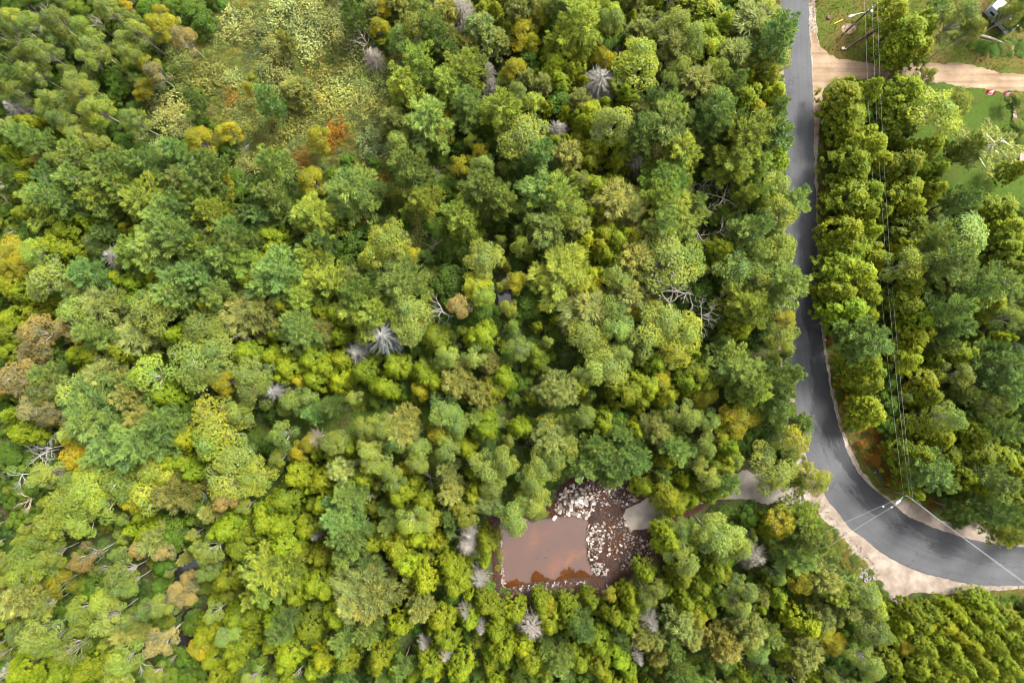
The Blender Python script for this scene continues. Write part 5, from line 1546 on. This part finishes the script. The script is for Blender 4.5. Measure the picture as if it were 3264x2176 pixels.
# ---- flags by the lane
def flag(px, py, lab, mr, mw, h, s_, grp):
    x, y, _ = P(px, py, h)
    rt = thing('flag', lab, 'flag', (x, y, 0), 0, grp)
    MB().tube([(0, 0, 0), (0.05, -.05, h + .1)], [.03, .022], 8).build('flagpole', M['plank'], rt)
    Wd, Hd = 1.75 * s_, .95 * s_
    nx, nz = 24, 8
    parts = {'red_band': (0, 6), 'white_band': (6, 18), 'red_band.': (18, 24)}
    for nm, (i0, i1) in parts.items():
        vs_, fs_ = [], []
        for i in range(i0, i1 + 1):
            for j in range(nz + 1):
                u, v = i / nx, j / nz
                yy = .20 * math.sin(u * 7 + v * 1.2) * u - .30 * v + .25 * u * (1 - v)
                vs_.append((-.03 - Wd * u * (1 - .08 * math.sin(u * 9)), yy, h - Hd * v * .75 - .12 * u * math.sin(u * 5)))
        w_ = nz + 1
        for i in range(i1 - i0):
            for j in range(nz):
                a_ = i * w_ + j
                fs_.append((a_, a_ + 1, a_ + w_ + 1, a_ + w_))
        o = mesh_obj('red_band' if 'red' in nm else 'white_band', vs_, fs_, mr if 'red' in nm else mw, rt, smooth=True)
        sd = o.modifiers.new('cloth', 'SOLIDIFY'); sd.thickness = .012
    # red leaf emblem, both faces
    leaf = [(0, .5), (.09, .3), (.22, .36), (.17, .08), (.32, .2), (.36, .1), (.5, .08), (.42, -.06), (.46, -.12), (.2, -.3), (.22, -.38), (.03, -.35), (.03, -.5)]
    leaf = leaf + [(-a_, b_) for a_, b_ in reversed(leaf[1:])]
    vs_ = []
    for a_, b_ in leaf:
        u = .5 + a_ * .34; v = .5 - b_ * .72
        yy = .20 * math.sin(u * 7 + v * 1.2) * u - .30 * v + .25 * u * (1 - v)
        vs_.append((-.03 - Wd * u * (1 - .08 * math.sin(u * 9)), yy, h - Hd * v * .75 - .12 * u * math.sin(u * 5)))
    fs_ = tessellate_polygon([[Vector((p[0], p[2], 0)) for p in vs_]])
    o = mesh_obj('leaf_emblem', vs_, fs_, mr, rt)
    sd = o.modifiers.new('cloth', 'SOLIDIFY'); sd.thickness = .05; sd.offset = 0
flag(3179, 292, 'bright red and white flag with leaf emblem by the dirt lane', M['red'], M['wcloth'], 2.6, 1.0, 'flags by the lane')
flag(3230, 298, 'faded red and white flag above the stone border', M['fred'], M['fwcloth'], 2.4, .9, 'flags by the lane')

# ---- dry stone border beside the lawn
x0, y0, _ = P(3226, 308); x1, y1, _ = P(3236, 438)
sb_ = thing('stone_border', 'low dry stone border along the right side of the lawn', 'stone border', (x0, y0, 0))
for k in range(60):
    t = rng.random()
    o = bpy.data.objects.new('stone', ROCKS[int(rng.integers(9))]); C.objects.link(o); o.parent = sb_
    o.location = ((x1 - x0) * t + rng.normal(0, .16), (y1 - y0) * t, .12 + .25 * rng.random())
    o.rotation_euler = (rng.normal(0, .2), rng.normal(0, .2), rng.uniform(0, 6.28))
    s_ = rng.uniform(.25, .5); o.scale = (s_ * 1.2, s_ * .8, s_ * .55)
    o.color = random.choice([(.20, .16, .125, 1), (.15, .115, .09, 1), (.11, .075, .05, 1), (.24, .21, .18, 1)])
# ---- small deck at the right edge
x, y, _ = P(3268, 506)
dk = thing('garden_deck', 'small pinkish board deck at the right edge below the lawn', 'deck', (x, y, 0))
for k in range(12):
    MB().box((-1.2 + k * .21, 0, .42), (.19, 2.2, .04), bevel=.004).build('board', M['deck'], dk)
for sx in (-1.1, 1.0):
    for sy in (-1, 1):
        MB().box((sx, sy, .2), (.12, .12, .4)).build('post', M['pole'], dk)
# ---- flagstone patio at the right edge
x, y, _ = P(3252, 1098)
pt = thing('flagstone_patio', 'grey flagstone patio among the trees at the right edge', 'patio', (x, y, 0))
rr_ = random.Random(5)
for i in range(6):
    for j in range(4):
        o = MB().box((-1.9 + i * .72 + rr_.uniform(-.05, .05) + (j % 2) * .25, -1.0 + j * .62, .05 + rr_.uniform(0, .02)), (.66 + rr_.uniform(-.08, .04), .57 + rr_.uniform(-.06, .03), .08), rz=rr_.uniform(-.06, .06), bevel=.02).build('flagstone', M['flag'], pt)
# ---- blue bin at the right edge
x, y, _ = P(3262, 1719, .9)
bn = thing('blue_bin', 'blue plastic bin under the pine at the right edge of the bend', 'bin', (x, y, 0), .4)
bm = bmesh.new(); bmesh.ops.create_cube(bm, size=1)
for v in bm.verts:
    k = 1.0 if v.co.z > 0 else .8
    v.co = Vector((v.co.x * .55 * k, v.co.y * .65 * k, (v.co.z + .5) * .95))
bmesh.ops.bevel(bm, geom=bm.edges[:], offset=.03, segments=2, affect='EDGES')
me = bpy.data.meshes.new('bin_body'); bm.to_mesh(me); bm.free()
link('bin_body', me, M['bin'], bn)
MB().box((0, .02, .99), (.60, .72, .06), bevel=.02).build('lid', M['bin'], bn)
MB().tube([(-.3, .36, .93), (.3, .36, .93)], .025, 6).build('handle', M['bin'], bn)
for sx in (-.24, .24):
    MB().tube([(sx - .03, .27, .1), (sx + .03, .27, .1)], .1, 10).build('wheel', M['tyre'], bn)
# ---- white marks on the shoulder, road reflector post, black culvert end, orange flagging
for px, py, lab in [(2624, 1057, 'upper of two white stones on the edge of the road shoulder'), (2630, 1082, 'lower of two white stones on the edge of the road shoulder'), (2732, 1322, 'white stone in the weeds beside the road bend'), (2679, 1169, 'small pale stone in the dry grass left of the bend trees')]:
    x, y, _ = P(px, py)
    o = bpy.data.objects.new('white_stone', ROCKS[1].copy()); C.objects.link(o); o.location = (x, y, .1); o.scale = (.34, .26, .22); o.color = (.5, .48, .46, 1)
    tag(o, lab, 'stone')
x, y, _ = P(2797, 1508)
cv = thing('culvert_pipe', 'short grey culvert pipe beside the foot of the bend pole', 'culvert', (x, y, 0), -.5)
MB().tube([(-.7, 0, .2), (.7, 0, .24)], .3, 14, cap=False).build('pipe', M['tyre'], cv)
MB().tube([(-.74, 0, .2), (-.66, 0, .2)], .33, 14, cap=False).build('rim', M['metal'], cv)
# fallen branch on the edge of the lane and dark rock cluster in the pull-off
mb = MB()
pts = [P(2793, 199), (P(2830, 197)), P(2868, 203), P(2895, 199)]
mb.tube([(p[0], p[1], .09) for p in pts], [.05, .07, .06, .03], 6)
for (px, py, qx, qy) in [(2815, 198, 2822, 207), (2848, 200, 2856, 193), (2858, 201, 2850, 211), (2880, 201, 2900, 207)]:
    a_, b_ = P(px, py), P(qx, qy)
    mb.tube([(a_[0], a_[1], .09), (b_[0], b_[1], .12)], [.035, .012], 5)
tag(mb.build('fallen_branch', M['twig']), 'dark forked branch lying on the upper edge of the dirt lane', 'branch')
x, y, _ = P(2757, 1842)
sp_ = thing('grey_rock_pile', 'low grey rock pile at the left edge of the sandy pull-off', 'rock pile', (x, y, 0))
for k in range(46):
    o = bpy.data.objects.new('stone', ROCKS[int(rng.integers(9))]); C.objects.link(o); o.parent = sp_
    a_, q_ = rng.uniform(0, 6.28), rng.random() ** .5
    o.location = (q_ * 1.5 * math.cos(a_) + q_ * math.sin(a_) * .6, q_ * 2.2 * math.sin(a_) * -1, .1 + .3 * (1 - q_))
    s_ = rng.uniform(.25, .6); o.scale = (s_ * 1.2, s_ * .8, s_ * .5); o.rotation_euler = (rng.normal(0, .3), rng.normal(0, .3), rng.uniform(0, 6.28))
    g = rng.uniform(.8, 1.2); o.color = (.15 * g, .14 * g, .135 * g, 1)
